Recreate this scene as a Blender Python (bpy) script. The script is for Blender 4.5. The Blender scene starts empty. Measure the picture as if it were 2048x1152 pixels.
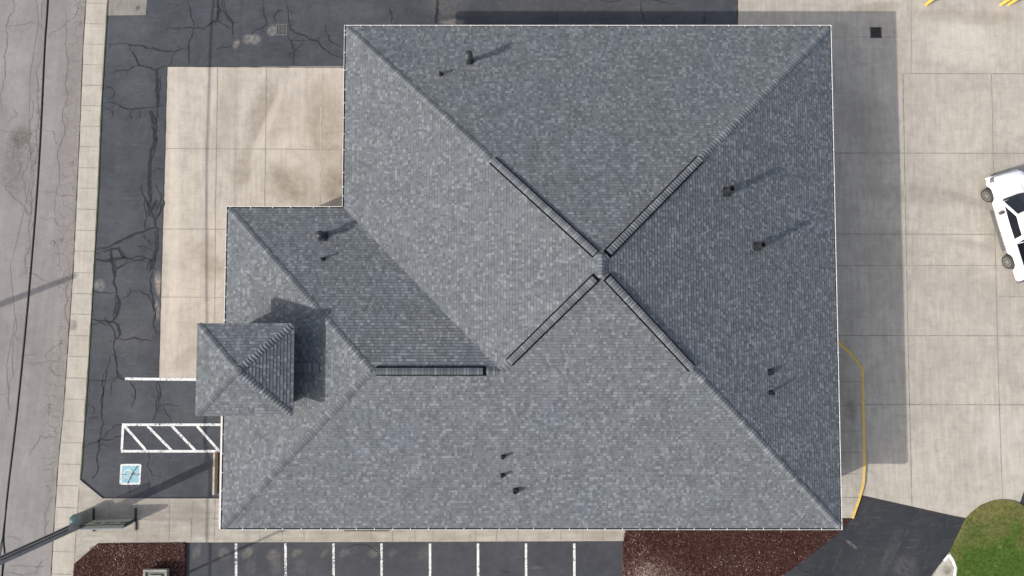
import bpy, bmesh, math, random
from math import sin, cos, tan, radians, pi, sqrt, hypot
from mathutils import Vector, Matrix
random.seed(7)
sc = bpy.context.scene
# ------------------------------------------------------------ camera
F = 1365.0; CAMH = 37.0; TILT = 0.046
cd = bpy.data.cameras.new('camera'); cam = bpy.data.objects.new('camera', cd); sc.collection.objects.link(cam)
cam.location = (0, 0, CAMH); cam.rotation_euler = (TILT, 0, 0)
cd.sensor_width = 36.0; cd.lens = F/2048*36.0; cd.clip_start = 0.5; cd.clip_end = 4000
sc.camera = cam
# ------------------------------------------------------------ light
SUN_EL = radians(32.4); SUN_AZ = radians(24.3)      # shadows run towards SUN_AZ
S = Vector((cos(SUN_AZ), sin(SUN_AZ), -tan(SUN_EL)))
w = bpy.data.worlds.new('World'); sc.world = w; w.use_nodes = True
nt = w.node_tree; bg = nt.nodes['Background']
sky = nt.nodes.new('ShaderNodeTexSky'); sky.sky_type = 'NISHITA'; sky.sun_disc = False
sky.sun_elevation = SUN_EL
_sx, _sy = -S.x, -S.y
sky.sun_rotation = math.atan2(_sx, _sy)
sky.air_density = 1.0; sky.dust_density = 2.5; sky.ozone_density = 1.0
hs = nt.nodes.new('ShaderNodeHueSaturation'); hs.inputs['Saturation'].default_value = .58      # thin bright haze whitens the sky
nt.links.new(sky.outputs[0], hs.inputs['Color']); nt.links.new(hs.outputs[0], bg.inputs[0]); bg.inputs[1].default_value = 0.145
sl = bpy.data.lights.new('sun', 'SUN'); sl.energy = 2.75; sl.angle = radians(0.55); sl.color = (1, .95, .88)
so = bpy.data.objects.new('sun', sl); sc.collection.objects.link(so)
so.rotation_euler = S.to_track_quat('-Z', 'Y').to_euler()
sc.view_settings.view_transform = 'Standard'; sc.view_settings.look = 'None'
sc.view_settings.exposure = 0.62; sc.view_settings.gamma = 1.0
# ------------------------------------------------------------ helpers
CT, ST = cos(TILT), sin(TILT)
def G(px, py, z=0.0):
    """survey helper: where the sight line through a photo pixel meets the level z"""
    u, v = (px-1024)/F, (576-py)/F
    d = Vector((u, v*CT+ST, v*ST-CT))
    return Vector((0, 0, CAMH)) + d*((z-CAMH)/d.z)
def proj(P):
    q = Vector(P)-Vector((0, 0, CAMH)); x, y, z = q.x, q.y*CT+q.z*ST, -q.y*ST+q.z*CT
    return 1024+F*x/-z, 576-F*y/-z
C = sc.collection
def tag(o, label=None, cat=None, group=None, kind=None):
    if label: o['label'] = label
    if cat: o['category'] = cat
    if group: o['group'] = group
    if kind: o['kind'] = kind
    return o
def empty(name, loc, rz=0, label=None, cat=None, group=None):
    o = bpy.data.objects.new(name, None); o.empty_display_size = .3; C.objects.link(o)
    o.location = loc; o.rotation_euler = (0, 0, rz); return tag(o, label, cat, group)
def link(name, me, mat=None, parent=None, smooth=False):
    me.name = name
    if mat is not None:
        for m in (mat if isinstance(mat, (list, tuple)) else [mat]): me.materials.append(m)
    if smooth:
        for p in me.polygons: p.use_smooth = True
    o = bpy.data.objects.new(name, me); C.objects.link(o)
    if parent: o.parent = parent
    return o
class MB:
    """mesh collector"""
    def __init__(s): s.v = []; s.f = []; s.t = []; s.mi = []; s.cur = 0
    def face(s, pts, tone=0.5, mi=None):
        n = len(s.v); s.v += [tuple(p) for p in pts]; s.f.append(tuple(range(n, n+len(pts)))); s.t.append(tone); s.mi.append(s.cur if mi is None else mi)
    def box(s, x0, x1, y0, y1, z0, z1, M=None, tone=.5):
        P = [Vector((x, y, z)) for z in (z0, z1) for y in (y0, y1) for x in (x0, x1)]
        if M: P = [M @ p for p in P]
        n = len(s.v); s.v += [tuple(p) for p in P]
        for q in ((0,2,3,1),(4,5,7,6),(0,1,5,4),(2,6,7,3),(0,4,6,2),(1,3,7,5)):
            s.f.append(tuple(n+i for i in q)); s.t.append(tone); s.mi.append(s.cur)
    def tube(s, pts, r, n=10, caps=True, tone=.5):
        pts = [Vector(p) for p in pts]; R = r if isinstance(r, (list, tuple)) else [r]*len(pts)
        rings = []
        for i, p in enumerate(pts):
            d = (pts[min(i+1, len(pts)-1)]-pts[max(i-1, 0)])
            if d.length < 1e-9: d = (pts[-1]-pts[0])
            d.normalize()
            a = d.orthogonal() if abs(d.z) < .9 else Vector((1, 0, 0)) - d*d.x
            if abs(d.z) < .9: a = d.cross(Vector((0, 0, 1)))
            a.normalize(); b = d.cross(a); k = len(s.v)
            s.v += [tuple(p+(a*cos(t)+b*sin(t))*R[i]) for t in [2*pi*j/n for j in range(n)]]; rings.append(k)
        for i in range(len(rings)-1):
            for j in range(n):
                s.f.append((rings[i]+j, rings[i]+(j+1) % n, rings[i+1]+(j+1) % n, rings[i+1]+j)); s.t.append(tone); s.mi.append(s.cur)
        if caps:
            s.f.append(tuple(rings[0]+j for j in reversed(range(n)))); s.t.append(tone); s.mi.append(s.cur)
            s.f.append(tuple(rings[-1]+j for j in range(n))); s.t.append(tone); s.mi.append(s.cur)
    def lathe(s, prof, n=20, M=None, axis='z', tone=.5, caps=True):
        rings = []
        for r, h in prof:
            k = len(s.v)
            for j in range(n):
                a = 2*pi*j/n
                p = Vector((r*cos(a), r*sin(a), h)) if axis == 'z' else Vector((r*cos(a), h, r*sin(a)))
                s.v.append(tuple(M @ p if M else p))
            rings.append(k)
        for i in range(len(rings)-1):
            for j in range(n):
                s.f.append((rings[i]+j, rings[i]+(j+1) % n, rings[i+1]+(j+1) % n, rings[i+1]+j)); s.t.append(tone); s.mi.append(s.cur)
        if caps:
            s.f.append(tuple(rings[0]+j for j in reversed(range(n)))); s.t.append(tone); s.mi.append(s.cur)
            s.f.append(tuple(rings[-1]+j for j in range(n))); s.t.append(tone); s.mi.append(s.cur)
    def prism(s, pts, z0, z1, tone=.5, bottom=True):
        n = len(s.v); k = len(pts)
        s.v += [(p[0], p[1], z1) for p in pts]+[(p[0], p[1], z0) for p in pts]
        a = sum(pts[i][0]*pts[(i+1) % k][1]-pts[(i+1) % k][0]*pts[i][1] for i in range(k))
        o = list(range(k)) if a > 0 else list(reversed(range(k)))
        s.f.append(tuple(n+i for i in o)); s.t.append(tone); s.mi.append(s.cur)
        if bottom: s.f.append(tuple(n+k+i for i in reversed(o))); s.t.append(tone); s.mi.append(s.cur)
        for j in range(k):
            i0, i1 = o[j], o[(j+1) % k]
            s.f.append((n+i1, n+i0, n+k+i0, n+k+i1)); s.t.append(tone); s.mi.append(s.cur)
    def build(s, name, mat, parent=None, smooth=False, tones=False, bevel=0):
        me = bpy.data.meshes.new(name); me.from_pydata(s.v, [], s.f)
        if tones:
            at = me.attributes.new('tone', 'FLOAT', 'FACE'); at.data.foreach_set('value', s.t)
        o = link(name, me, mat, parent, smooth)
        if isinstance(mat, (list, tuple)): me.polygons.foreach_set('material_index', s.mi)
        if smooth:
            try: me.set_sharp_from_angle(angle=radians(40))
            except Exception: pass
        if bevel:
            m = o.modifiers.new('bevel', 'BEVEL'); m.width = bevel; m.segments = 2; m.limit_method = 'ANGLE'
        me.validate(); return o
# ------------------------------------------------------------ materials
class NT:
    def __init__(s, name, rough=.85, spec=.3):
        s.m = bpy.data.materials.new(name); s.m.use_nodes = True; s.t = s.m.node_tree; s.n = s.t.nodes
        s.b = s.n['Principled BSDF']; s.b.inputs['Roughness'].default_value = rough; s.b.inputs['Specular IOR Level'].default_value = spec
        s.co = s.n.new('ShaderNodeTexCoord').outputs['Object']
    def new(s, t, **k):
        n = s.n.new(t)
        for a, b in k.items(): setattr(n, a, b)
        return n
    def put(s, sock, v):
        if hasattr(v, 'default_value') or hasattr(v, 'is_linked'): s.t.links.new(v, sock)
        else: sock.default_value = v
    def mapping(s, loc=(0,0,0), rot=0, scale=(1,1,1), typ='TEXTURE', src=None):
        n = s.new('ShaderNodeMapping', vector_type=typ); s.put(n.inputs['Vector'], src or s.co)
        n.inputs['Location'].default_value = loc; n.inputs['Rotation'].default_value = (0, 0, rot); n.inputs['Scale'].default_value = scale
        return n.outputs[0]
    def noise(s, scale, detail=4, rough=.55, vec=None, dist=0):
        n = s.new('ShaderNodeTexNoise'); s.put(n.inputs['Vector'], vec or s.co)
        n.inputs['Scale'].default_value = scale; n.inputs['Detail'].default_value = detail; n.inputs['Roughness'].default_value = rough; n.inputs['Distortion'].default_value = dist
        return n.outputs['Fac']
    def ramp(s, v, stops):
        n = s.new('ShaderNodeValToRGB'); s.put(n.inputs[0], v); e = n.color_ramp.elements
        while len(e) < len(stops): e.new(.5)
        for i, (p, c) in enumerate(stops):
            e[i].position = p; e[i].color = (c, c, c, 1) if isinstance(c, (int, float)) else (*c, 1)
        return n.outputs[0]
    def math(s, op, a, b=0.0, clamp=False):
        n = s.new('ShaderNodeMath', operation=op, use_clamp=clamp); s.put(n.inputs[0], a); s.put(n.inputs[1], b); return n.outputs[0]
    def mix(s, f, a, b, mode='MIX'):
        n = s.new('ShaderNodeMix', data_type='RGBA', blend_type=mode); s.put(n.inputs[0], f)
        for i, v in ((6, a), (7, b)):
            if isinstance(v, tuple): v = (*v, 1) if len(v) == 3 else v
            s.put(n.inputs[i], v)
        return n.outputs[2]
    def scale(s, col, f):
        """col * scalar f (node)"""
        n = s.new('ShaderNodeVectorMath', operation='SCALE'); s.put(n.inputs[0], col); s.put(n.inputs[3], f); return n.outputs[0]
    def bump(s, h, strength=.3, dist=.01):
        n = s.new('ShaderNodeBump'); s.put(n.inputs['Height'], h); n.inputs['Strength'].default_value = strength; n.inputs['Distance'].default_value = dist
        s.t.links.new(n.outputs[0], s.b.inputs['Normal'])
    def out(s, col): s.put(s.b.inputs['Base Color'], col if not isinstance(col, tuple) else (*col, 1)); return s.m
    def blob(s, cx, cy, rx, ry, rot=0, edge=.5):
        """soft stain mask centred at world point, radii in metres"""
        g = s.new('ShaderNodeTexGradient', gradient_type='SPHERICAL'); s.put(g.inputs[0], s.mapping((cx, cy, 0), rot, (rx, ry, 50)))
        return s.math('MULTIPLY', g.outputs[1], 1/edge, True)
def simple(name, col, rough=.6, metal=0, var=.12, vs=6, spec=.4):
    a = NT(name, rough, spec); a.b.inputs['Metallic'].default_value = metal
    n = a.noise(vs, 5); f = a.ramp(n, [(.25, 1-var), (.75, 1+var)])
    return a.out(a.mix(1, (*col, 1), f, 'MULTIPLY'))
def stain_px(a, x0, y0, x1, y1, wpx):
    """blob mask for a streak between two surveyed points"""
    A, B = G(x0, y0), G(x1, y1); m = (A+B)/2; d = B-A
    return a.blob(m.x, m.y, max(d.length/2, .05)*1.25, wpx/36.9, math.atan2(d.y, d.x))
def concrete(name, col, stains=(), light=(), var=1.0, streak_rot=0.0):
    a = NT(name, .9, .2)
    n1 = a.noise(.35, 5, .6); n2 = a.noise(1.6, 6, .65, dist=.6); n3 = a.noise(14, 5, .7)
    st = a.noise(1.0, 4, .6, a.mapping((0,0,0), streak_rot, (.22, 2.2, 1)))
    f = a.ramp(n1, [(.3, 1-.13*var), (.7, 1+.08*var)])
    f2 = a.ramp(n2, [(.34, 1-.13*var), (.5, 1.0), (.68, 1+.09*var)])
    sx_ = a.noise(1.0, 6, .75, a.mapping((7,3,0), streak_rot+pi/2, (.10, 1.6, 1))); sy_ = a.noise(1.0, 6, .75, a.mapping((1,9,0), streak_rot, (.12, 1.3, 1)))
    f5 = a.math('MULTIPLY', a.ramp(sx_, [(.36, 1-.045*var), (.64, 1+.04*var)]), a.ramp(sy_, [(.36, 1-.055*var), (.64, 1+.045*var)]))
    f3 = a.ramp(n3, [(.3, .9), (.7, 1.08)])
    f4 = a.ramp(st, [(.35, 1-.10*var), (.65, 1+.07*var)])
    c = a.mix(1, a.mix(1, a.mix(1, a.mix(1, (*col, 1), f, 'MULTIPLY'), f2, 'MULTIPLY'), f3, 'MULTIPLY'), f4, 'MULTIPLY'); c = a.mix(1, c, f5, 'MULTIPLY')
    nb = a.ramp(a.noise(2.3, 5, .7), [(.3, .25), (.7, 1)])
    for (x0, y0, x1, y1, wpx, k, tint) in stains:
        m = a.math('MULTIPLY', stain_px(a, x0, y0, x1, y1, wpx), a.math('MULTIPLY', nb, min(1, k*1.5)))
        c = a.mix(m, c, tuple(t*.72 if sum(tint) < 1.3 else t for t in tint))
    # small pits and specks
    sp = a.new('ShaderNodeTexVoronoi'); sp.inputs['Scale'].default_value = 2.2; a.put(sp.inputs['Vector'], a.co)
    spm = a.math('MULTIPLY', a.math('LESS_THAN', sp.outputs['Distance'], .045), a.math('GREATER_THAN', a.noise(.8, 2), .55))
    c = a.mix(a.math('MULTIPLY', spm, .4), c, (.12, .10, .085))
    a.bump(n3, .25, .01)
    return a.out(c)
def asphalt(name, col, col2, stains=(), scuff=.25):
    a = NT(name, .82, .3)
    n1 = a.noise(.28, 5, .6, dist=.4); n2 = a.noise(1.7, 6, .7); n3 = a.noise(30, 4, .75)
    c = a.mix(a.ramp(n1, [(.35, 0.), (.68, 1.)]), col, col2)
    c = a.mix(1, c, a.ramp(n2, [(.25, .8), (.75, 1.22)]), 'MULTIPLY')
    c = a.mix(1, c, a.ramp(n3, [(.25, .8), (.75, 1.22)]), 'MULTIPLY')
    # pale scuffs, long thin smears both ways
    s1 = a.ramp(a.noise(1.5, 6, .75, a.mapping((0,0,0), .06, (1.6, .22, 1))), [(.55, 0), (.78, 1)])
    s2 = a.ramp(a.noise(1.2, 6, .75, a.mapping((3,1,0), 1.2, (1.8, .3, 1))), [(.57, 0), (.8, 1)])
    sm = a.math('MULTIPLY', a.math('MAXIMUM', s1, s2), scuff)
    c = a.mix(sm, c, (.22, .22, .22))
    nb = a.ramp(a.noise(4.5, 6, .8), [(.36, .05), (.62, 1)])
    for (x0, y0, x1, y1, wpx, k, tint) in stains:
        m = a.math('MULTIPLY', stain_px(a, x0, y0, x1, y1, wpx), a.math('MULTIPLY', nb, k))
        c = a.mix(m, c, tint)
    a.bump(n3, .4, .01)
    return a.out(c)
tan_d = (.30, .25, .19); dark_c = (.17, .15, .125)
M_apron = concrete('tan concrete', (.425, .382, .325), [
    (545, 150, 500, 300, 30, .55, (.30, .26, .20)), (500, 300, 470, 380, 26, .5, (.30, .26, .20)), (470, 130, 430, 330, 26, .35, (.36, .31, .25)),
    (640, 170, 660, 330, 50, .5, (.32, .27, .2)), (600, 340, 560, 400, 60, .45, (.30, .245, .18)), (660, 340, 690, 400, 40, .55, (.27, .22, .16)),
    (430, 510, 415, 560, 36, .5, (.33, .28, .21)), (355, 520, 350, 540, 40, .4, (.4, .34, .27)), (425, 480, 380, 520, 22, .4, (.33, .28, .22)),
    (400, 690, 340, 740, 16, .35, (.36, .31, .25)), (520, 200, 590, 260, 60, .35, (.40, .345, .27)), (350, 150, 345, 740, 16, .35, (.62, .54, .44)),
    (540, 330, 600, 400, 18, .4, (.30, .25, .19)), (390, 620, 385, 745, 20, .3, (.42, .36, .29)), (560, 190, 500, 330, 12, .35, (.62, .55, .45))], var=.85)
M_lot = concrete('pale concrete', (.412, .374, .320), [
    (1700, 380, 1960, 400, 26, .35, (.3, .27, .23)), (1680, 230, 1790, 240, 60, .3, (.34, .31, .27)), (1830, 30, 2040, 40, 20, .4, (.34, .29, .22)),
    (1700, 20, 1800, 10, 14, .5, (.36, .29, .21)), (1880, 380, 1990, 420, 10, .4, (.33, .30, .26)), (1840, 560, 2040, 620, 60, .25, (.36, .33, .29)),
    (1900, 480, 1990, 500, 12, .35, (.34, .31, .27)), (1760, 460, 1790, 620, 50, .3, (.36, .33, .28)), (1860, 720, 1960, 740, 60, .28, (.38, .34, .3)),
    (1960, 840, 2040, 900, 60, .3, (.56, .52, .46)), (1850, 60, 1990, 110, 60, .4, (.58, .53, .46)), (1700, 150, 1770, 420, 30, .3, (.36, .33, .29))], var=.9)
M_walk = concrete('sidewalk concrete', (.405, .37, .315), [(140, 640, 150, 660, 12, .8, (.2, .18, .15)), (128, 760, 140, 900, 20, .25, (.36, .31, .24)), (160, 1060, 130, 1140, 26, .2, (.36, .31, .24))], var=.7)
M_plaza = concrete('weathered walk concrete', (.365, .333, .285), [(230, 1010, 420, 1030, 26, .4, (.31, .27, .23)), (360, 1000, 430, 1070, 30, .4, (.29, .26, .22)), (200, 1060, 380, 1075, 16, .35, (.34, .3, .25)),
    (700, 1072, 760, 1074, 12, .4, (.33, .28, .22)), (1170, 1070, 1240, 1072, 14, .5, (.36, .31, .25))], var=1.1, streak_rot=pi/2)
M_kerbwalk = concrete('kerb walk concrete', (.38, .345, .295), [(1695, 800, 1700, 840, 16, .6, (.25, .22, .19)), (1690, 690, 1700, 900, 24, .3, (.33, .3, .25))], var=.9)
M_asph = asphalt('sealed asphalt', (.038, .042, .050), (.062, .067, .075), [
    (500, 84, 520, 74, 13, .6, (.30, .27, .25)), (538, 55, 552, 68, 14, .6, (.30, .28, .25)), (468, 85, 478, 90, 12, .6, (.30, .27, .24)), (490, 72, 503, 84, 13, .6, (.28, .25, .23)),
    (315, 545, 320, 590, 10, .85, (.36, .30, .24)), (312, 600, 315, 640, 8, .6, (.28, .24, .2)), (192, 560, 205, 580, 14, .6, (.26, .25, .23)), (300, 160, 250, 200, 50, .25, (.14, .14, .14)),
    (220, 30, 300, 60, 30, .35, (.12, .115, .11)), (850, 8, 930, 10, 40, .4, (.17, .15, .13)), (640, 20, 760, 26, 30, .3, (.13, .13, .13)), (960, 10, 1400, 12, 26, .35, (.125, .115, .105)), (880, 44, 930, 44, 8, .7, (.25, .23, .2)),
    (190, 700, 330, 600, 40, .3, (.11, .11, .108)), (240, 680, 300, 690, 50, .3, (.12, .118, .115))], .3)
M_stall = asphalt('parking stall asphalt', (.040, .042, .049), (.060, .062, .068), [
    (488, 1100, 500, 1112, 16, .8, (.17, .155, .13)), (545, 1100, 548, 1125, 16, .7, (.17, .15, .13)), (590, 1100, 596, 1112, 14, .7, (.17, .155, .13)), (645, 1104, 652, 1110, 14, .6, (.15, .14, .12)),
    (685, 1100, 692, 1112, 14, .7, (.17, .155, .13)), (745, 1098, 750, 1116, 13, .7, (.17, .155, .13)), (780, 1100, 790, 1110, 12, .45, (.15, .14, .13)), (843, 1098, 850, 1120, 16, .5, (.14, .135, .12)),
    (450, 1096, 446, 1120, 14, .6, (.17, .155, .13)), (386, 1100, 400, 1106, 20, .6, (.16, .15, .13)), (500, 1118, 505, 1150, 14, .4, (.13, .125, .115)), (550, 1118, 552, 1150, 16, .5, (.14, .13, .12)), (600, 1116, 602, 1150, 14, .4, (.13, .125, .115)),
    (515, 1112, 535, 1113, 4, .7, (.045, .045, .05)), (615, 1110, 634, 1111, 4, .7, (.045, .045, .05)), (705, 1110, 735, 1112, 4, .7, (.045, .045, .05)), (395, 1096, 415, 1098, 4, .6, (.045, .045, .05)), (1060, 1136, 1090, 1136, 4, .4, (.16, .15, .14))], .12)
M_drive = asphalt('fresh driveway asphalt', (.021, .024, .028), (.035, .037, .041), [(1830, 1120, 1790, 1150, 30, .5, (.12, .11, .105)), (1800, 1060, 1760, 1150, 14, .35, (.10, .10, .1)), (1692, 1080, 1714, 1098, 4, .8, (.18, .17, .17))], .28)
M_patch = concrete('old asphalt patch', (.235, .215, .19), [(272, 14, 280, 18, 8, .8, (.10, .10, .1))], var=1.1)
def road_mat():
    a = NT('worn road asphalt', .9, .2)
    rot = .095
    n1 = a.noise(.3, 5, .6); n2 = a.noise(1.8, 6, .7, dist=.5); n3 = a.noise(26, 5, .75)
    ln = a.noise(.9, 5, .6, a.mapping((0,0,0), -rot, (.35, 6, 1)))
    c = a.mix(a.ramp(n1, [(.3, 0), (.7, 1)]), (.200, .186, .174), (.244, .229, .216))
    for n, lo, hi in ((n2, .88, 1.1), (n3, .87, 1.12), (ln, .9, 1.1)):
        c = a.mix(1, c, a.ramp(n, [(.28, lo), (.72, hi)]), 'MULTIPLY')
    # alligator cracking in the wheel tracks
    wv = a.new('ShaderNodeVectorMath', operation='ADD'); nz = a.new('ShaderNodeTexNoise'); nz.inputs['Scale'].default_value = 1.3; nz.inputs['Detail'].default_value = 4
    a.put(nz.inputs['Vector'], a.co); sc_ = a.new('ShaderNodeVectorMath', operation='SCALE'); a.put(sc_.inputs[0], nz.outputs['Color']); sc_.inputs[3].default_value = .7
    a.put(wv.inputs[0], a.co); a.put(wv.inputs[1], sc_.outputs[0])
    def cracks(scale, width):
        v = a.new('ShaderNodeTexVoronoi', feature='DISTANCE_TO_EDGE'); v.inputs['Scale'].default_value = scale; a.put(v.inputs['Vector'], wv.outputs[0])
        return a.math('LESS_THAN', v.outputs['Distance'], width)
    def band(pts, wpx):
        m = None
        for (x0, y0), (x1, y1) in zip(pts[:-1], pts[1:]):
            b = stain_px(a, x0, y0, x1, y1, wpx); m = b if m is None else a.math('MAXIMUM', m, b)
        return m
    e1 = band([(168, -80), (150, 320)], 38); e2 = band([(150, 260), (128, 620)], 34); e3 = band([(120, 640), (95, 1000)], 26); e4 = band([(85, 120), (50, 560)], 12); e5 = band([(45, 250), (38, 330)], 44)
    mk = a.math('MAXIMUM', a.math('MAXIMUM', e1, e2), a.math('MAXIMUM', a.math('MAXIMUM', e3, e4), e5))
    gate = a.ramp(a.math('ADD', a.math('MULTIPLY', mk, .75), a.math('MULTIPLY', a.noise(.7, 4), .8)), [(.62, 0), (.8, 1)])
    ck = a.math('MAXIMUM', cracks(1.9, .022), a.math('MULTIPLY', cracks(3.6, .03), e5))
    c = a.mix(a.math('MULTIPLY', a.math('MULTIPLY', ck, gate), .7), c, (.10, .085, .08))
    for (x0, y0, x1, y1, wpx, k, t) in ((40, 250, 38, 300, 26, .95, (.10, .09, .08)), (20, 290, 30, 400, 34, .8, (.13, .12, .11)), (148, 550, 150, 556, 12, .9, (.12, .11, .10)), (150, 660, 146, 690, 12, .7, (.17, .155, .14)),
        (160, 40, 140, 400, 18, .35, (.26, .21, .2)), (140, 400, 118, 900, 12, .3, (.26, .215, .2)), (110, 20, 75, 500, 26, .3, (.31, .29, .27)), (20, 80, 30, 250, 26, .35, (.31, .29, .27))):
        nb = a.ramp(a.noise(3, 5, .7), [(.35, .2), (.65, 1)])
        c = a.mix(a.math('MULTIPLY', stain_px(a, x0, y0, x1, y1, wpx), a.math('MULTIPLY', nb, k)), c, t)
    a.bump(n3, .4, .01)
    return a.out(c)
M_road = road_mat()
M_joint = simple('joint filler', (.25, .225, .19), .95, var=.35, vs=3)
M_jointpale = simple('pale joint', (.40, .35, .28), .95, var=.3, vs=3)
M_crack = simple('crack filler', (.019, .020, .023), .9, var=.2, vs=3)
M_rcrack = simple('road crack', (.15, .135, .125), .95, var=.3, vs=3)
def paint(name, col, wear, under=(.075, .078, .085), sc_=9):
    a = NT(name, .7, .3)
    n = a.noise(sc_, 6, .8); n2 = a.noise(1.3, 3)
    m = a.ramp(a.math('ADD', a.math('MULTIPLY', n, .75), a.math('MULTIPLY', n2, .25)), [(wear, 1.), (wear+.05, 0.)])
    c = a.mix(1, (*col, 1), a.ramp(a.noise(5, 5), [(.3, .86), (.7, 1.06)]), 'MULTIPLY')
    return a.out(a.mix(m, c, under))
M_white = paint('white line paint', (.68, .68, .66), .425)
M_whiteworn = paint('worn white paint', (.66, .655, .63), .455)
M_blue = paint('blue paint', (.25, .44, .50), .37, sc_=7)
M_yellow = paint('yellow kerb paint', (.66, .43, .10), .35, (.40, .35, .27))
M_yellow2 = simple('yellow bollard paint', (.75, .47, .07), .45, var=.08)
def shingle_mat():
    a = NT('asphalt shingle', .95, .15)
    at = a.new('ShaderNodeAttribute', attribute_name='tone')
    base = a.ramp(at.outputs['Fac'], [(0, (.040, .043, .046)), (.25, (.098, .107, .114)), (.6, (.138, .148, .156)), (1, (.198, .209, .218))])
    big = a.noise(.25, 4, .6); c = a.mix(a.math('MULTIPLY', a.ramp(big, [(.45, 0), (.7, 1)]), .5), base, a.mix(1, base, (.96, .98, 1.06), 'MULTIPLY'))
    c = a.mix(1, c, a.ramp(a.noise(.9, 4), [(.3, .94), (.7, 1.06)]), 'MULTIPLY')
    g = a.noise(60, 3, .8); c = a.mix(1, c, a.ramp(g, [(.25, .85), (.75, 1.15)]), 'MULTIPLY')
    a.bump(g, .3, .006); return a.out(c)
M_shingle = shingle_mat()
M_ventside = simple('black ridge vent plastic', (.005, .005, .006), 1, spec=0)
M_gutter = simple('white aluminium', (.70, .69, .67), .5, var=.12, vs=2)
M_fascia = simple('pinkish trim', (.55, .48, .46), .6, var=.08)
M_gutin = simple('gutter debris', (.045, .048, .045), .9, var=.3, vs=3)
M_black = simple('black rubber', (.012, .012, .014), .5, var=.1)
M_vent = simple('dark painted metal', (.035, .038, .042), .45, metal=.3, var=.2)
M_soffit = simple('soffit vinyl', (.6, .58, .54), .6)
def brick_mat():
    a = NT('brick wall', .9, .2); b = a.new('ShaderNodeTexBrick')
    g = a.new('ShaderNodeNewGeometry'); cx = a.new('ShaderNodeSeparateXYZ'); a.put(cx.inputs[0], a.co); cb = a.new('ShaderNodeCombineXYZ')
    a.put(cb.inputs[0], a.math('ADD', cx.outputs[0], cx.outputs[1])); a.put(cb.inputs[1], cx.outputs[2]); a.put(b.inputs['Vector'], cb.outputs[0])
    b.inputs['Scale'].default_value = 1; b.inputs['Brick Width'].default_value = .22; b.inputs['Row Height'].default_value = .075; b.inputs['Mortar Size'].default_value = .008
    b.inputs['Color1'].default_value = (.30, .2, .15, 1); b.inputs['Color2'].default_value = (.38, .27, .2, 1); b.inputs['Mortar'].default_value = (.42, .4, .36, 1)
    return a.out(b.outputs[0])
M_brick = brick_mat()
def glass(name, col=(.02, .025, .03), alpha=None):
    a = NT(name, .06, .6); a.b.inputs['Base Color'].default_value = (*col, 1)
    if alpha is not None: a.b.inputs['Alpha'].default_value = alpha
    return a.m
M_glass = glass('window glass')
M_screen = glass('scratched clear plastic', (.42, .43, .42), .30); M_screen.node_tree.nodes['Principled BSDF'].inputs['Roughness'].default_value = .35
# ------------------------------------------------------------ setting: sheets laid on each other
def P2(pts, z=0.0): return [G(x, y, z) for x, y in pts]
def sheet(name, pts, z, mat, depth=.3, kind='structure'):
    b = MB(); b.prism([(p.x, p.y) for p in P2(pts, z)], z-depth, z, bottom=False); return tag(b.build(name, mat), kind=kind)
def gmat():
    a = NT('dry grass ground', .95, .1); c = a.mix(a.ramp(a.noise(.2, 6, .7), [(.35, 0), (.65, 1)]), (.06, .085, .025), (.13, .11, .06)); return a.out(c)
g = MB(); g.face([(-1500, -1500, -.35), (1500, -1500, -.35), (1500, 1500, -.35), (-1500, 1500, -.35)]); tag(g.build('ground', gmat()), kind='structure')
ZR = -.10
sheet('road', [(250, -1200), (172, 0), (166, 90), (160, 250), (152, 420), (146, 545), (138, 660), (127, 820), (116, 930), (108, 1050), (102, 1152), (20, 2400), (-900, 2400), (-700, -1200)], ZR, M_road, .2)
sheet('sidewalk', [(290, -1200), (215, 0), (203, 200), (195, 400), (186, 560), (177, 720), (163, 930), (158, 975), (148, 1128), (145, 1160), (60, 2400), (5, 2400), (102, 1152), (108, 1050), (116, 930), (127, 820), (138, 660), (146, 545), (152, 420), (160, 250), (166, 90), (172, 0), (250, -1200)], .02, M_walk, .32)
sheet('parking_lot', [(290, -1200), (215, 0), (203, 200), (195, 400), (186, 560), (177, 720), (163, 930), (160, 960), (205, 997), (700, 997), (700, 700), (1600, 700), (1600, -1200)], 0.0, M_asph, .3)
sheet('concrete_lot', [(1475, -1200), (1474, 60), (1474, 760), (1662, 760), (1700, 1010), (1720, 997), (1932, 1037), (2300, 1110), (2300, 1500), (3600, 1500), (3600, -1200)], .004, M_lot)
sheet('concrete_apron', [(334, 133), (330, 297), (322, 560), (317, 757), (620, 757), (900, 500), (900, 133)], .004, M_apron)
sheet('asphalt_patch', [(215, -600), (213, 31), (291, 30), (294, 0), (300, -600)], .004, M_patch, .1)
PZ = .012
sheet('walkway', [(160, 960), (205, 997), (620, 997), (620, 900), (760, 900), (1500, 900), (1500, 1055), (1255, 1055), (1250, 1066), (1247, 1082), (700, 1084), (370, 1085), (195, 1087), (148, 1128), (148, 1100), (158, 975)], .06, M_plaza, .3)
sheet('parking_stalls', [(340, 1070), (1300, 1070), (1300, 2400), (150, 2400), (150, 1300), (365, 1300)], -.04, M_stall, .3)
sheet('driveway', [(1250, 1500), (1420, 1152), (1560, 1060), (1640, 1020), (1722, 990), (1932, 1037), (1900, 1102), (1862, 1152), (1700, 1500), (1300, 2400), (1200, 2400)], .009, M_drive, .3)
sheet('driveway', [(2040, 1006), (2049, 980), (2200, 990), (2600, 1100), (2600, 1300), (2100, 1060)], .012, M_drive, .3)
sheet('kerb_walk', [(1560, 683), (1675, 683), (1700, 706), (1724, 736), (1727, 850), (1728, 935), (1726, 968), (1717, 1000), (1704, 1036), (1560, 1036)], .13, M_kerbwalk, .4)
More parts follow.
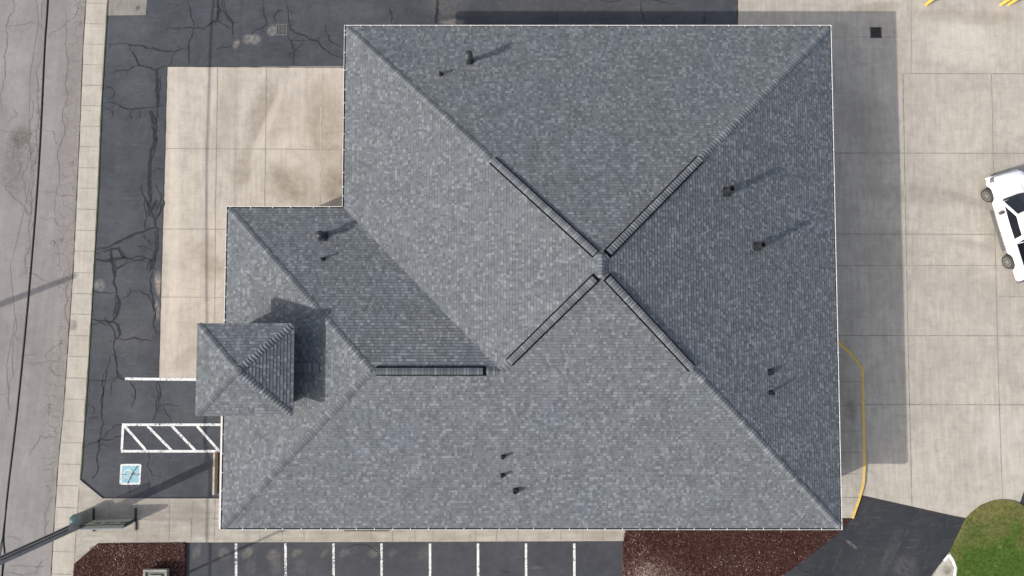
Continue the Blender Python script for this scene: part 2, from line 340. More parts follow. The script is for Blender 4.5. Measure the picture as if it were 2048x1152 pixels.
# strips: joints, cracks, painted lines
def strip(b, pts, wpx, z, jit=0.0, pxw=36.9, fract=0, taper=False):
    P = [G(x, y, z) for x, y in pts]
    if not fract and jit:
        Q = [P[0]]
        for p, q in zip(P[:-1], P[1:]):
            k = max(1, int(min((q-p).length, 60)/.35)); Q += [p+(q-p)*(i+1)/k for i in range(k)]
        P = Q
    for _ in range(fract):
        Q = [P[0]]
        for p, q in zip(P[:-1], P[1:]):
            d = q-p; n = Vector((-d.y, d.x, 0)); Q += [(p+q)/2+n*random.uniform(-.14, .14), q]
        P = Q
    W = []
    for i in range(len(P)):
        ww = wpx/pxw/2*(1+random.uniform(-jit, jit))
        if taper: ww *= min(1, .35+2.2*min(i, len(P)-1-i)/len(P))
        W.append(ww)
    for i in range(len(P)-1):
        d0 = (P[min(i+1, len(P)-1)]-P[max(i-1, 0)]).normalized(); d1 = (P[min(i+2, len(P)-1)]-P[i]).normalized()
        n0 = Vector((-d0.y, d0.x, 0))*W[i]; n1 = Vector((-d1.y, d1.x, 0))*W[i+1]
        b.face([P[i]-n0, P[i+1]-n1, P[i+1]+n1, P[i]+n0])
j = MB()
def edge_x(y, pts):
    for (x0, y0), (x1, y1) in zip(pts[:-1], pts[1:]):
        if y0 <= y <= y1: return x0+(x1-x0)*(y-y0)/(y1-y0)
SL = [(172, 0), (166, 90), (160, 250), (152, 420), (146, 545), (138, 660), (127, 820), (116, 930), (108, 1050), (102, 1152)]
SR = [(215, 0), (203, 200), (195, 400), (186, 560), (177, 720), (163, 930), (158, 975), (152, 1060), (148, 1152)]
for y in (6, 47, 88, 129, 170, 211, 252, 293, 335, 376, 418, 460, 502, 545, 587, 628, 671, 713, 756, 798, 842, 885, 928, 971, 1015, 1058, 1103, 1148):
    strip(j, [(edge_x(min(y, 1150), SL)+1, y), (edge_x(min(y, 1150), SR)-1, y+1)], 1.3, .026, .3)
strip(j, [(158, 975), (152, 1060), (148, 1130)], 1.5, .066, .2)
for x0, x1 in ((272, 274), (338, 338), (384, 382), (430, 428)):
    strip(j, [(x0, 998), (x1, 1084)], 1.4, .066, .3)
strip(j, [(156, 1040), (440, 1038)], 1.2, .066, .3)
for x in (519, 565, 608, 652, 697, 742, 785, 830, 866, 908, 951, 993, 1036, 1078, 1122, 1165, 1206): strip(j, [(x, 1062), (x, 1083)], 1.1, .066, .3)
for y in (763, 811, 862, 905, 948, 995): strip(j, [(1676, y), (1722, y)], 1.4, .136, .3)
strip(j, [(1806, 148), (1812, 480), (1818, 760), (1824, 1011)], 1.8, .010, .2)
strip(j, [(1983, 148), (1990, 480), (1997, 760), (2005, 1000)], 1.5, .010, .2)
strip(j, [(1823, 0), (1822, 146)], 1.2, .010, .2)
for y, x0, x1 in ((148, 1812, 2600), (307, 1666, 2600), (469, 1668, 2600), (672, 1668, 2600), (810, 1730, 2600), (74, 1666, 1806), (594, 1990, 2600)): strip(j, [(x0, y-1), (x1, y+1)], 1.6 if y not in (594, 74) else 1, .010, .2)
for y in (531,): strip(j, [(1668, y), (1990, y), (2600, y+2)], 1.2, .010, .2)
for y in (297, 458): strip(j, [(334-(y-133)*.027, y), (690, y+2)], 1.4, .010, .2)
strip(j, [(322, 594), (460, 595)], 1.1, .010, .2)
for x in (435, 533): strip(j, [(x, 134), (x-4, 412), (x-7, 756)], 1.2, .010, .2)
tag(j.build('pavement_joints', M_joint), kind='structure')
j = MB(); strip(j, [(643, 134), (640, 412)], 2, .010, .2); strip(j, [(1804, 148), (1822, 1011)], 1.2, .008, .2); tag(j.build('pavement_joints', M_jointpale), kind='structure')
# grass seam at the sidewalk edge
j = MB(); strip(j, [(216, -300), (215, 0), (203, 200), (195, 400), (186, 560), (177, 720), (163, 930), (160, 960), (205, 998), (437, 999)], 1.9, .028, .7)
tag(j.build('grass_seam', simple('seam weeds', (.075, .085, .04), .95, var=.5, vs=2)), kind='structure')
j = MB(); strip(j, [(334, 133), (330, 297), (322, 560), (317, 757)], 1.8, .012, .5); strip(j, [(334, 133), (690, 135)], 1.6, .012, .4); strip(j, [(1475, 0), (1475, 52)], 2.2, .012, .3); strip(j, [(1720, 997), (1932, 1037)], 1.6, .016, .3)
strip(j, SL, 1.5, .024, .6)
tag(j.build('pavement_joints', simple('dark seam', (.05, .035, .032), .95)), kind='structure')
def R1(s): return [(a/2.6667, b/2.6667) for a, b in s]
def R2(s): return [(a/2.744, b/2.744+400) for a, b in s]
def R3(s): return [(a/2.795+80, b/2.795+740) for a, b in s]
def R4(s): return [(a/4.267+420, b/4.267) for a, b in s]
def R5(s): return [(a/3.413+880, b/3.413) for a, b in s]
cr = []
for w_, s in ((3, [(580,232),(700,240),(780,255),(850,268),(920,275),(960,262),(1005,262)]), (3, [(700,240),(690,260),(715,290),(730,330),(745,350),(800,360),(830,375),(860,358),(885,350)]),
    (2.6, [(1030,150),(1020,200),(1005,262),(1008,300),(1005,348)]), (2.6, [(880,155),(960,152),(1030,150),(1085,155),(1130,115),(1160,90),(1162,0)]), (5.5, [(1160,110),(1165,0)]), (2.2, [(1000,0),(1015,60),(1030,110),(1040,150)]),
    (2, [(1180,0),(1190,60),(1245,130),(1245,190)]), (2, [(575,395),(620,380),(680,375),(720,352),(745,350)]), (3, [(550,550),(620,555),(660,575),(700,583),(760,575),(835,570),(880,565)]),
    (5, [(830,375),(835,430),(830,480),(840,520),(835,570)]), (6, [(800,590),(815,640),(825,700),(815,780),(800,860),(795,940),(795,1000),(805,1060),(795,1152)]), (2.4, [(855,400),(855,450),(845,500),(840,560),(838,610),(835,680),(832,760)]),
    (2.4, [(755,985),(770,1050),(790,1110)]), (2.4, [(831,985),(860,1040),(850,1090),(820,1152)]), (1.8, [(825,890),(850,905),(875,908)]), (1.8, [(560,455),(590,465),(610,500),(600,520),(570,530)]), (1.8, [(555,570),(600,590),(605,620),(575,635)]),
    (1.4, [(700,590),(690,620),(705,635)]), (1.4, [(750,590),(745,625),(720,635)]), (2, [(1240,245),(1190,250),(1150,260)]), (2, [(800,590),(835,640),(820,720)]), (1.6, [(905,350),(915,300),(940,275)])): cr.append((w_, R1(s)))
for w_, s in ((3, [(795,0),(830,60),(850,110),(855,150),(870,170)]), (4, [(855,150),(800,170),(740,185),(680,215),(630,240),(600,260),(530,272)]), (4, [(525,298),(600,275),(650,265),(665,300),(690,320),(810,322),(840,340)]), (4, [(518,325),(590,332),(640,320),(690,320)]),
    (4, [(605,260),(605,300),(615,350),(625,400),(620,450),(640,520)]), (5, [(640,520),(655,560),(650,600),(625,660)]), (2.4, [(632,520),(630,600),(628,660)]), (2.2, [(625,400),(650,370),(700,340),(760,330),(810,340),(830,370)]), (4, [(835,380),(845,300),(855,240),(850,170)]), (5.5, [(820,390),(830,340),(850,300)]), (5, [(830,60),(850,30),(862,0)]), (4, [(850,110),(880,70),(900,0)]), (3, [(800,170),(805,100),(795,0)]),
    (3.4, [(835,390),(820,440),(825,500),(845,560),(850,640),(845,700),(865,735)]), (2.2, [(670,540),(700,530),(720,500),(770,495),(810,520),(835,570),(845,620)]), (4, [(505,655),(560,662),(620,665),(650,690),(660,740),(640,760)]), (2.6, [(640,760),(700,765),(740,755),(780,768),(830,775)]),
    (3, [(590,665),(615,700),(625,780),(630,850),(650,910)]), (2.6, [(630,850),(640,920),(650,965),(690,985)]), (2, [(475,992),(540,990),(600,990),(650,968)]), (2.4, [(585,930),(570,1040),(560,1152)]), (1.4, [(600,850),(585,930)]), (2, [(500,500),(560,510),(640,510)]), (2.6, [(500,690),(520,680),(560,675),(600,690)]), (2, [(640,330),(640,380),(690,350)]),
    (2.2, [(700,985),(735,1030),(740,1090),(720,1140)]), (2.4, [(865,990),(865,1152)]), (2, [(780,200),(820,235),(850,240)]), (1.6, [(510,560),(520,640)]), (2, [(740,250),(790,255),(840,280)])): cr.append((w_, R2(s)))
for w_, s in ((3, [(365,60),(350,150),(345,250),(340,350),(330,450),(325,560),(310,590),(290,620)]), (2.2, [(375,0),(365,60)]), (2, [(430,0),(430,40),(480,60)]), (1.8, [(430,40),(400,70),(395,140)]), (2.2, [(655,60),(660,150),(650,230),(630,285)]), (1.6, [(665,195),(720,190),(780,195)]), (1.8, [(690,200),(705,240),(730,290)]),
    (2.8, [(240,435),(290,410),(345,385),(400,390),(460,370),(500,350)]), (2, [(345,385),(380,345),(420,310),(480,295)]), (1.6, [(265,180),(300,210),(295,250)]), (2, [(270,275),(330,265)]), (1.6, [(600,450),(610,500),(600,540),(625,590),(690,600)]), (2.2, [(545,540),(520,580),(505,620),(502,690)]), (1.6, [(345,410),(390,430)])): cr.append((w_, R3(s)))
for w_, s in ((2.6, [(455,0),(460,90),(455,130),(485,210),(450,240),(380,255),(355,290)]), (3, [(655,0),(665,80),(670,170),(690,250),(760,295),(820,310),(870,345),(920,350),(950,400),(1010,440),(1080,480),(1140,495)]), (2.4, [(650,100),(600,85),(560,110),(550,150),(560,200)]), (2.6, [(650,300),(690,350),(705,400),(725,435),(710,500),(708,565)]),
    (2, [(690,350),(760,350),(800,345),(850,345)]), (1.8, [(800,345),(760,400),(725,435)]), (2.2, [(985,200),(985,260),(1010,310),(1020,345),(1070,375),(1120,400)]), (3.4, [(60,0),(65,100),(60,180),(0,210)]), (2.4, [(110,0),(140,120),(200,195),(205,310)]), (1.8, [(60,180),(120,210),(190,250)]),
    (1.6, [(640,470),(680,460),(720,440)]), (1.6, [(900,350),(925,330),(940,310)]), (2.6, [(1530,60),(1540,110),(1545,200)]), (4, [(1940,0),(1942,120),(1930,200)]), (1.6, [(665,80),(700,110),(690,130)])): cr.append((w_, R4(s)))
for w_, s in ((2.4, [(1370,0),(1370,60),(1385,100),(1405,165)]), (2, [(1820,100),(1805,130),(1800,170)]), (1.6, [(1580,105),(1530,120),(1515,160)]), (1.6, [(1030,0),(1200,10),(1500,6),(1620,20)]), (1.4, [(800,90),(800,160)])): cr.append((w_, R5(s)))
j = MB()
for w_, s in cr:
    strip(j, s, w_*.95, .006, .45, fract=2, taper=True)
    if w_ >= 4:
        for q in range(2):
            o_ = random.uniform(-3.5, 3.5); strip(j, [(x+o_+random.uniform(-1.5, 1.5), y+random.uniform(-3, 3)) for x, y in s], w_*.38, .0075+.001*q, .6, fract=2, taper=True)
    for i in range(len(s)-1):                                      # short side branches
        if random.random() < .4:
            x, y = s[i]; a_ = random.uniform(0, 2*pi); L = random.uniform(5, 13)
            strip(j, [(x, y), (x+L*.5*cos(a_), y+L*.5*sin(a_)), (x+L*cos(a_+.5), y+L*sin(a_+.5))], 1.1, .0055, .4, fract=2, taper=True)
for s in ([(1590,1125),(1602,1140),(1625,1148),(1660,1152)], [(1000,1140),(1020,1145)], [(690,1100),(700,1093),(740,1094),(760,1104)]): strip(j, s, 1.6, .014 if s[0][0] > 1500 else -.034, .5, fract=2, taper=True)
tag(j.build('asphalt_cracks', M_crack), kind='structure')
j = MB()
for w_, s in ((1.5, R1([(70,0),(75,60),(45,90),(40,200),(20,300),(15,450),(5,600)])), (1.5, R1([(0,140),(90,135),(160,118),(220,130),(235,165)])), (1.3, R1([(255,200),(300,165),(370,110),(430,30)])), (1.3, R1([(345,60),(350,130),(355,300),(345,450),(330,600),(325,760),(305,1000),(300,1152)])),
    (1.2, R1([(240,0),(225,100)])), (1.6, R1([(220,300),(200,420),(205,560),(190,700),(195,830),(175,960),(170,1100),(160,1152)])), (1.3, R1([(165,520),(175,600),(160,700),(165,820),(140,900),(130,1020),(160,1100)])), (1.4, R1([(0,690),(60,700),(110,720),(150,760)])), (1.2, R1([(40,660),(90,610),(60,575)])),
    (1.6, R1([(30,1000),(60,960),(100,930),(110,860)])), (1.4, R1([(20,980),(60,1040),(110,1080),(150,1152)])), (1.4, R1([(205,1020),(270,1025),(350,1040),(400,1045)])), (1.2, R1([(230,690),(280,700),(320,780)])),
    (1.6, R2([(165,0),(170,80),(160,180),(165,240),(145,300),(140,400),(100,415)])), (1.4, R2([(140,400),(180,405),(220,430),(260,445)])), (1.4, R2([(215,95),(300,100),(320,140),(370,160)])), (1.3, R2([(375,445),(360,500),(370,560),(360,640),(370,740)])), (1.3, R2([(80,640),(75,740),(100,775)])), (1.4, R2([(75,760),(65,860),(75,950),(50,1020),(60,1152)])),
    (1.2, R2([(85,870),(150,852),(205,850)])), (1.4, R2([(130,885),(180,900),(250,890),(280,880),(330,885)])), (1.3, R2([(250,890),(265,830),(310,800),(350,765)])), (1.2, R2([(280,905),(300,960),(345,970)])), (1.2, R2([(0,1075),(50,1055)])),
    (1.4, [(x/2.795+80, y/2.795+740) for x, y in ((-60, 480), (0, 370), (70, 372))]), (1.4, [(0+x/5.12, 980+y/5.12) for x, y in ((60,480),(130,475),(180,500),(210,520))]), (1.3, [(x/5.12, 980+y/5.12) for x, y in ((540,60),(500,150),(460,240),(470,330),(460,460))]),
    (1.5, [(x/10.29, 1040+y/10.29) for x, y in ((190,925),(330,950),(500,960),(650,950),(740,975),(850,960),(920,950))]), (1.5, [(x/10.29, 1040+y/10.29) for x, y in ((80,1090),(220,1075),(330,1120),(450,1140),(600,1110),(720,1100),(760,1000),(830,880),(900,830),(1000,780))]),
    (1.2, [(x/10.29, 1040+y/10.29) for x, y in ((1000,0),(910,150),(940,300),(900,420))])):
    strip(j, s, w_, ZR+.006, .4, fract=3, taper=True)
strip(j, [(67, -60), (60, 150), (57, 270), (46, 430), (30, 640), (18, 820)], .9, ZR+.005, .4, fract=1)
tag(j.build('road_cracks', M_rcrack), kind='structure')
# painted markings
def quadline(b, x0, y0, x1, y1, wpx, z=.012):
    A, B = G(x0, y0, z), G(x1, y1, z); d = (B-A).normalized(); n = Vector((-d.y, d.x, 0))*wpx/36.9/2
    k = max(2, int((B-A).length/.25))
    for i in range(k):
        p, q = A+(B-A)*i/k, A+(B-A)*(i+1)/k; b.face([p-n, q-n, q+n, p+n])
def marking(name, segs, mat, z, label, cat, group=None):
    b = MB()
    for s in segs: quadline(b, *s, z=z)
    return tag(b.build(name, mat), label, cat, group, kind='structure')
for i, (x, wd) in enumerate(((472, 4.8), (571, 5), (667, 4.6), (763, 4.6), (860, 4.6), (956, 4.8), (1052, 4.6), (1148.5, 4.8))):
    marking('stall_line', [(x, 1087, x+1.5, 1500, wd)], M_whiteworn if i < 4 else M_white, -.034, None, None)
marking('stall_line', [(250, 757.5, 460, 760, 5.2)], M_white, .013, None, None)
marking('access_aisle_marking', [(244, 849.5, 450, 849.5, 5), (242, 902.5, 450, 902.5, 5), (246, 852, 243.5, 900, 5)], M_white, .013, None, None)
marking('access_aisle_marking', [(249, 852, 292, 900.5, 5), (295, 852, 343, 900.5, 5), (343.5, 852, 390, 900.5, 5), (394, 852, 437, 900.5, 5)], M_white, .0105, None, None)
# wheelchair emblem
O = G(261, 948.5, 0); A_ = .98; ang = radians(0)
em = MB()
def disc_rect(b, x0, x1, y0, y1, z, c=.06):
    p = [(x0+c, y0), (x1-c, y0), (x1, y0+c), (x1, y1-c), (x1-c, y1), (x0+c, y1), (x0, y1-c), (x0, y0+c)]
    b.face([(O.x+x+.03*y, O.y+y-.0*x, z) for x, y in p])
disc_rect(em, -.56, .56, -.55, .55, .010); tag(em.build('accessible_stall_marking', M_white), kind='structure')
em = MB(); disc_rect(em, -.46, .46, -.45, .45, .014, .02); tag(em.build('accessible_stall_marking', M_blue), kind='structure')
em = MB()
def esc(u, v):                                       # symbol: up = +x of the place
    return (O.x+v-.02, O.y-u+.03, .018)
def eline(p, q, wd):
    p, q = Vector(p), Vector(q); d = (q-p).normalized(); n = Vector((-d.y, d.x))*wd/2
    em.face([esc(*(p-n)), esc(*(q-n)), esc(*(q+n)), esc(*(p+n))][::-1])
N_ = 20
for i in range(N_):
    a0, a1 = radians(75)+radians(265)*i/N_, radians(75)+radians(265)*(i+1)/N_
    em.face([esc(.0+r*cos(a), -.12+r*sin(a)) for r, a in ((.19, a0), (.24, a0), (.24, a1), (.19, a1))][::-1])
eline((-.01, .22), (0, -.02), .06); eline((0, .10), (.14, .10), .05); eline((0, -.02), (.17, -.02), .06); eline((.16, -.02), (.25, -.24), .06); eline((.24, -.24), (.31, -.22), .05)
em.face([esc(-.01+.05*cos(t), .31+.05*sin(t)) for t in [2*pi*i/10 for i in range(10)]][::-1])
tag(em.build('accessible_stall_marking', M_whiteworn), kind='structure')
em = MB(); strip(em, [(276, 931), (270, 940), (266, 947), (262, 953), (258, 961), (256, 968)], 1.6, .021, .6, fract=2); strip(em, [(241, 948), (252, 950)], .8, .021); strip(em, [(266, 946), (274, 950), (282, 948)], .9, .021, .5, fract=1); tag(em.build('asphalt_cracks', M_crack), kind='structure')
# yellow kerb
kb = MB(); kpts = [(1672, 681), (1700, 706), (1725, 736), (1727.5, 850), (1729, 935), (1727, 968), (1718, 1000), (1705, 1037)]
P = P2(kpts, .13)
for i in range(len(P)-1):
    d0 = (P[min(i+1, len(P)-1)]-P[max(i-1, 0)]).normalized(); d1 = (P[min(i+2, len(P)-1)]-P[i]).normalized()
    n0 = Vector((-d0.y, d0.x, 0))*.065; n1 = Vector((-d1.y, d1.x, 0))*.065
    a, b_, c_, d_ = P[i]-n0, P[i+1]-n1, P[i+1]+n1, P[i]+n0
    for q in (a, b_, c_, d_): q.z = .136
    lo = [Vector((q.x, q.y, -.05)) for q in (a, b_, c_, d_)]
    kb.face([a, b_, c_, d_]); kb.face([lo[0], lo[1], b_, a][::-1]); kb.face([d_, c_, lo[2], lo[3]][::-1])
tag(kb.build('kerb', M_yellow), kind='structure')
# wheel stop / concrete edging beside the wall
z_ = .0
def px_box(b, x0, y0, x1, y1, z0, z1, bev=0):
    A, B = G(x0, y0, z1), G(x1, y1, z1); b.box(min(A.x, B.x), max(A.x, B.x), min(A.y, B.y), max(A.y, B.y), z0, z1)
b = MB()
A, B = G(424.5, 990, .3), G(430.5, 906, .3)
for x0_, x1_, z0_, z1_ in ((A.x-.03, B.x+.03, -.02, .12), (A.x+.0, B.x, .12, .30)):
    b.box(x0_, x1_, A.y, B.y, z0_, z1_)
tag(b.build('wheel_stop', simple('weathered timber concrete', (.40, .35, .27), .9, var=.25, vs=3), bevel=.02), 'long weathered tan concrete kerb stop standing beside the building wall at the accessible parking stall', 'wheel stop')
# ------------------------------------------------------------ the building
X0, X1, X2 = -13.996, -8.32, 15.84; Y0, Y1, Y2 = -10.08, 5.53, 14.59
ZE, PT = 3.75, .3928; GW = .10
x0, x1, x2, y0, y1, y2 = X0+GW, X1+GW, X2-GW, Y0+GW, Y1-GW, Y2-GW
hw = (y1-y0)/2; hm = (x2-x1)/2; RW = hw; RM = hm
yc = (y0+y1)/2; xc = (x1+x2)/2
bld = empty('building', ((X0+X2)/2, (Y0+Y2)/2, 0), 0, 'large single-storey building with grey shingled hip roof, white gutters and a square entrance tower', 'building')
BL = Vector(bld.location)
def bb(b, name, mat, parent=None, **k):
    """build with world coordinates under the building"""
    b.v = [(v[0]-BL.x, v[1]-BL.y, v[2]-BL.z) for v in b.v] if True else b.v
    return b.build(name, mat, parent or bld, **k)
EXPO = .143
def tone_pick(prev):
    r = random.random()
    if r < .14: return random.uniform(.74, 1.0)
    if r < .30: return random.uniform(.22, .32)
    return random.uniform(.36, .66)
def slope(b, O_, U, Dn, zpl, pitch, rmax, Lf, Rf):
    """courses of shingle tabs. O_: eave origin, U: unit along the eave, Dn: unit horizontal up-slope, L/R(run): limits along the eave"""
    cs = 1/sqrt(1+pitch*pitch); run = EXPO*cs; n = int(math.ceil(rmax/run)); N = Vector((-Dn.x*pitch, -Dn.y*pitch, 1))*cs
    def pt(u, r, off): return O_+U*u+Dn*r+Vector((0, 0, zpl+r*pitch))+N*off
    for i in range(n):
        r0, r1 = i*run, min((i+1)*run, rmax)
        La, Ra, Lb, Rb = Lf(r0+1e-4), Rf(r0+1e-4), Lf(r1-1e-4), Rf(r1-1e-4)
        u = min(La, Lb)-random.uniform(0, .2); end = max(Ra, Rb); tn = .4
        while u < end:
            wd = random.choice((.07, .10, .13, .16)); v = u+wd; tn = tone_pick(tn)
            ua, va, ub, vb = [max(min(t, hi), lo) for t, lo, hi in ((u, La, Ra), (v, La, Ra), (u, Lb, Rb), (v, Lb, Rb))]
            if va-ua > 1e-3 or vb-ub > 1e-3:
                th = .021 if tn > .5 else .015
                A, B, Cc, D = pt(ua, r0-.004, th), pt(va, r0-.004, th), pt(vb, r1, .003), pt(ub, r1, .003)
                q = .82                                          # printed band and the next course's shade line, both put into the tone
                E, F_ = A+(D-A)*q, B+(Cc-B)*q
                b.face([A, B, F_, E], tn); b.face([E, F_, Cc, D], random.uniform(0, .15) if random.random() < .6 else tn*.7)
                b.face([pt(ua, r0-.004, -.004), pt(va, r0-.004, -.004), B, A], tn*.5)
            u = v
zE = ZE+.02
def LW(r): return r if r < hw else (x1-x0)+r
roof = MB()
X_, Y_ = Vector((1, 0, 0)), Vector((0, 1, 0))
# south
slope(roof, Vector((x0, y0, 0)), X_, Y_, zE, PT, hm, LW, lambda r: (x2-x0)-r)
# north main
slope(roof, Vector((x2, y2, 0)), -X_, -Y_, zE, PT, hm, lambda r: r, lambda r: (x2-x1)-r)
# east
slope(roof, Vector((x2, y0, 0)), Y_, -X_, zE, PT, hm, lambda r: r, lambda r: (y2-y0)-r)
# west main (u runs south from the north corner)
slope(roof, Vector((x1, y2, 0)), -Y_, X_, zE, PT, hm, lambda r: r, lambda r: (y2-y1)+r if r < hw else (y2-y0)-r)
# wing west
slope(roof, Vector((x0, y1, 0)), -Y_, X_, zE, PT, hw, lambda r: r, lambda r: (y1-y0)-r)
# wing north (u runs west from the valley)
slope(roof, Vector((x1, y1, 0)), -X_, -Y_, zE, PT, hw, lambda r: -r, lambda r: (x1-x0)-r)
# underlay just beneath
def underlay(b, dz=-.012):
    f = lambda x, y, r: (x, y, zE+r*PT+dz)
    w1, w2 = (x0+hw, yc), (x1+hw, yc); m1, m2 = (xc, y0+hm), (xc, y2-hm)
    e = dict(sw=(x0, y0, 0), se=(x2, y0, 0), ne=(x2, y2, 0), nm=(x1, y2, 0), iv=(x1, y1, 0), nw=(x0, y1, 0), w1=(*w1, hw), w2=(*w2, hw), m1=(*m1, hm), m2=(*m2, hm))
    for q in (('sw','se','m1','w2','w1'), ('se','ne','m2','m1'), ('ne','nm','m2'), ('nm','iv','w2','m1','m2'), ('nw','sw','w1'), ('iv','nw','w1','w2')):
        b.face([f(*e[k]) for k in q], .1)
underlay(roof)
roof_o = bb(roof, 'roof', M_shingle, tones=True)
# walls, soffit
wl = MB(); ins = .62
def outline(d): return [(X0+d, Y0+d), (X2-d, Y0+d), (X2-d, Y2-d), (X1+d, Y2-d), (X1+d, Y1-d), (X0+d, Y1-d)]
wl.prism(outline(ins), -.1, ZE-.12, bottom=False); bb(wl, 'wall', M_brick)
sf = MB(); sf.prism(outline(.13), ZE-.16, ZE-.1); bb(sf, 'soffit', M_soffit)
# windows and doors under the eaves
def opening(x, y, nx, ny, wd, z0, z1, kind='window'):
    b = MB(); t = Vector((-ny, nx, 0)); o = Vector((x, y, 0)); n = Vector((nx, ny, 0))
    M = Matrix(((t.x, n.x, 0, o.x), (t.y, n.y, 0, o.y), (0, 0, 1, 0), (0, 0, 0, 1)))
    for q in ((-wd/2-.06, -wd/2, z0-.06, z1+.06), (wd/2, wd/2+.06, z0-.06, z1+.06), (-wd/2, wd/2, z1, z1+.06), (-wd/2, wd/2, z0-.06, z0)): b.box(q[0], q[1], -.02, .04, q[2], q[3], M)
    o_ = bb(b, kind, M_gutter); p = MB(); p.box(-wd/2, wd/2, -.02, .015, z0, z1, M); bb(p, 'pane', M_glass, o_)
for xx in (-9, -6, -3, 0, 6, 9, 12): opening(xx, Y0+ins, 0, -1, 1.4, 1.0, 2.4)
opening(3, Y0+ins, 0, -1, 1.0, .05, 2.15, 'door'); 
for yy in (-7, -3, 5, 9): opening(X2-ins, yy, 1, 0, 1.3, 1.0, 2.3)
for xx in (-4, 2, 8, 12): opening(xx, Y2-ins, 0, 1, 1.2, 1.1, 2.2)
opening(X1+ins, 10, -1, 0, 1.8, .05, 2.3, 'door'); opening(X0+ins, 3, -1, 0, 1.4, 1.0, 2.3); opening(X0+ins, -7.5, -1, 0, 1.6, 1.0, 2.3)
# gutters
HANG = {'s': [486, 532, 566, 603, 642, 676, 713, 749, 786, 821, 857, 892, 928, 964, 999, 1034, 1067, 1104, 1139, 1175, 1210, 1245, 1280, 1317, 1354, 1388, 1421, 1454, 1493, 1527, 1562, 1598, 1643],
        'n': [722, 742, 768, 801, 838, 873, 905, 942, 982, 1009, 1043, 1079, 1112, 1147, 1181, 1214, 1255, 1283, 1321, 1353, 1386, 1429, 1457, 1490, 1523, 1557, 1588, 1639],
        'm': [62, 70, 105, 141, 179, 206, 236, 268, 300, 345, 374, 392], 'w': [422, 470, 500, 535, 568, 594, 624, 640, 869, 907, 945, 982, 1018], 'i': [502, 546, 582, 627, 659],
        'e': [150, 178, 215, 260, 300, 345, 370, 407, 440, 475, 505, 560, 610, 660, 705, 760, 800, 845, 890, 927, 970, 1010, 1040]}
def gutter(key, P_, Q_, n_):
    """from P_ to Q_, n_ = outward normal"""
    P_, Q_ = Vector((*P_, 0)), Vector((*Q_, 0)); d = (Q_-P_).normalized(); L = (Q_-P_).length; n = Vector((*n_, 0))
    M = Matrix(((d.x, n.x, 0, P_.x), (d.y, n.y, 0, P_.y), (0, 0, 1, 0), (0, 0, 0, 1)))
    b = MB(); b.box(0, L, -.010, .010, ZE-.12, ZE+.012, M); b.box(0, L, -.125, -.018, ZE-.12, ZE-.10, M)
    b.box(0, L, -.14, -.125, ZE-.2, ZE-.02, M)
    g_ = bb(b, 'gutter', M_gutter, bevel=.004)
    q = MB(); q.box(.02, L-.02, -.124, -.019, ZE-.10, ZE-.045, M); bb(q, 'leaf_litter', M_gutin, g_)
    for h in HANG[key]:
        pt_ = G(h, 1060, ZE) if key in 's' else G(h, 50, ZE) if key == 'n' else G(h, 413, ZE) if key == 'i' else G(1670, h, ZE) if key == 'e' else G(690, h, ZE) if key == 'm' else G(447, h, ZE)
        u = (pt_-P_).dot(d)
        if .1 < u < L-.1:
            hb = MB(); hb.box(u-.014, u+.014, -.135 if key != 'e' else -.06, .016, ZE+.014, ZE+.03, M); bb(hb, 'hanger', M_gutter, g_)
gutter('s', (X0, Y0), (X2, Y0), (0, -1)); gutter('e', (X2, Y0), (X2, Y2), (1, 0)); gutter('n', (X2, Y2), (X1, Y2), (0, 1))
gutter('m', (X1, Y2), (X1, Y1), (-1, 0)); gutter('i', (X1, Y1), (X0, Y1), (0, 1)); gutter('w', (X0, Y1), (X0, Y0), (-1, 0))
fb = MB(); fb.box(X0-.11, X0-.03, Y0+.02, Y1-8.9, ZE-.30, ZE-.06); bb(fb, 'trim_board', M_fascia)
A, B = G(688, 1061.5, 3.4), G(778, 1061.5, 3.4); fb = MB(); fb.box(A.x, B.x, A.y-.03, A.y+.10, 3.15, 3.4); fb.box(A.x+.3, A.x+.36, A.y+.10, Y0+ins, 3.2, 3.3); fb.box(B.x-.36, B.x-.3, A.y+.10, Y0+ins, 3.2, 3.3)
bb(fb, 'sign_box', simple('dark bronze', (.06, .045, .035), .5))
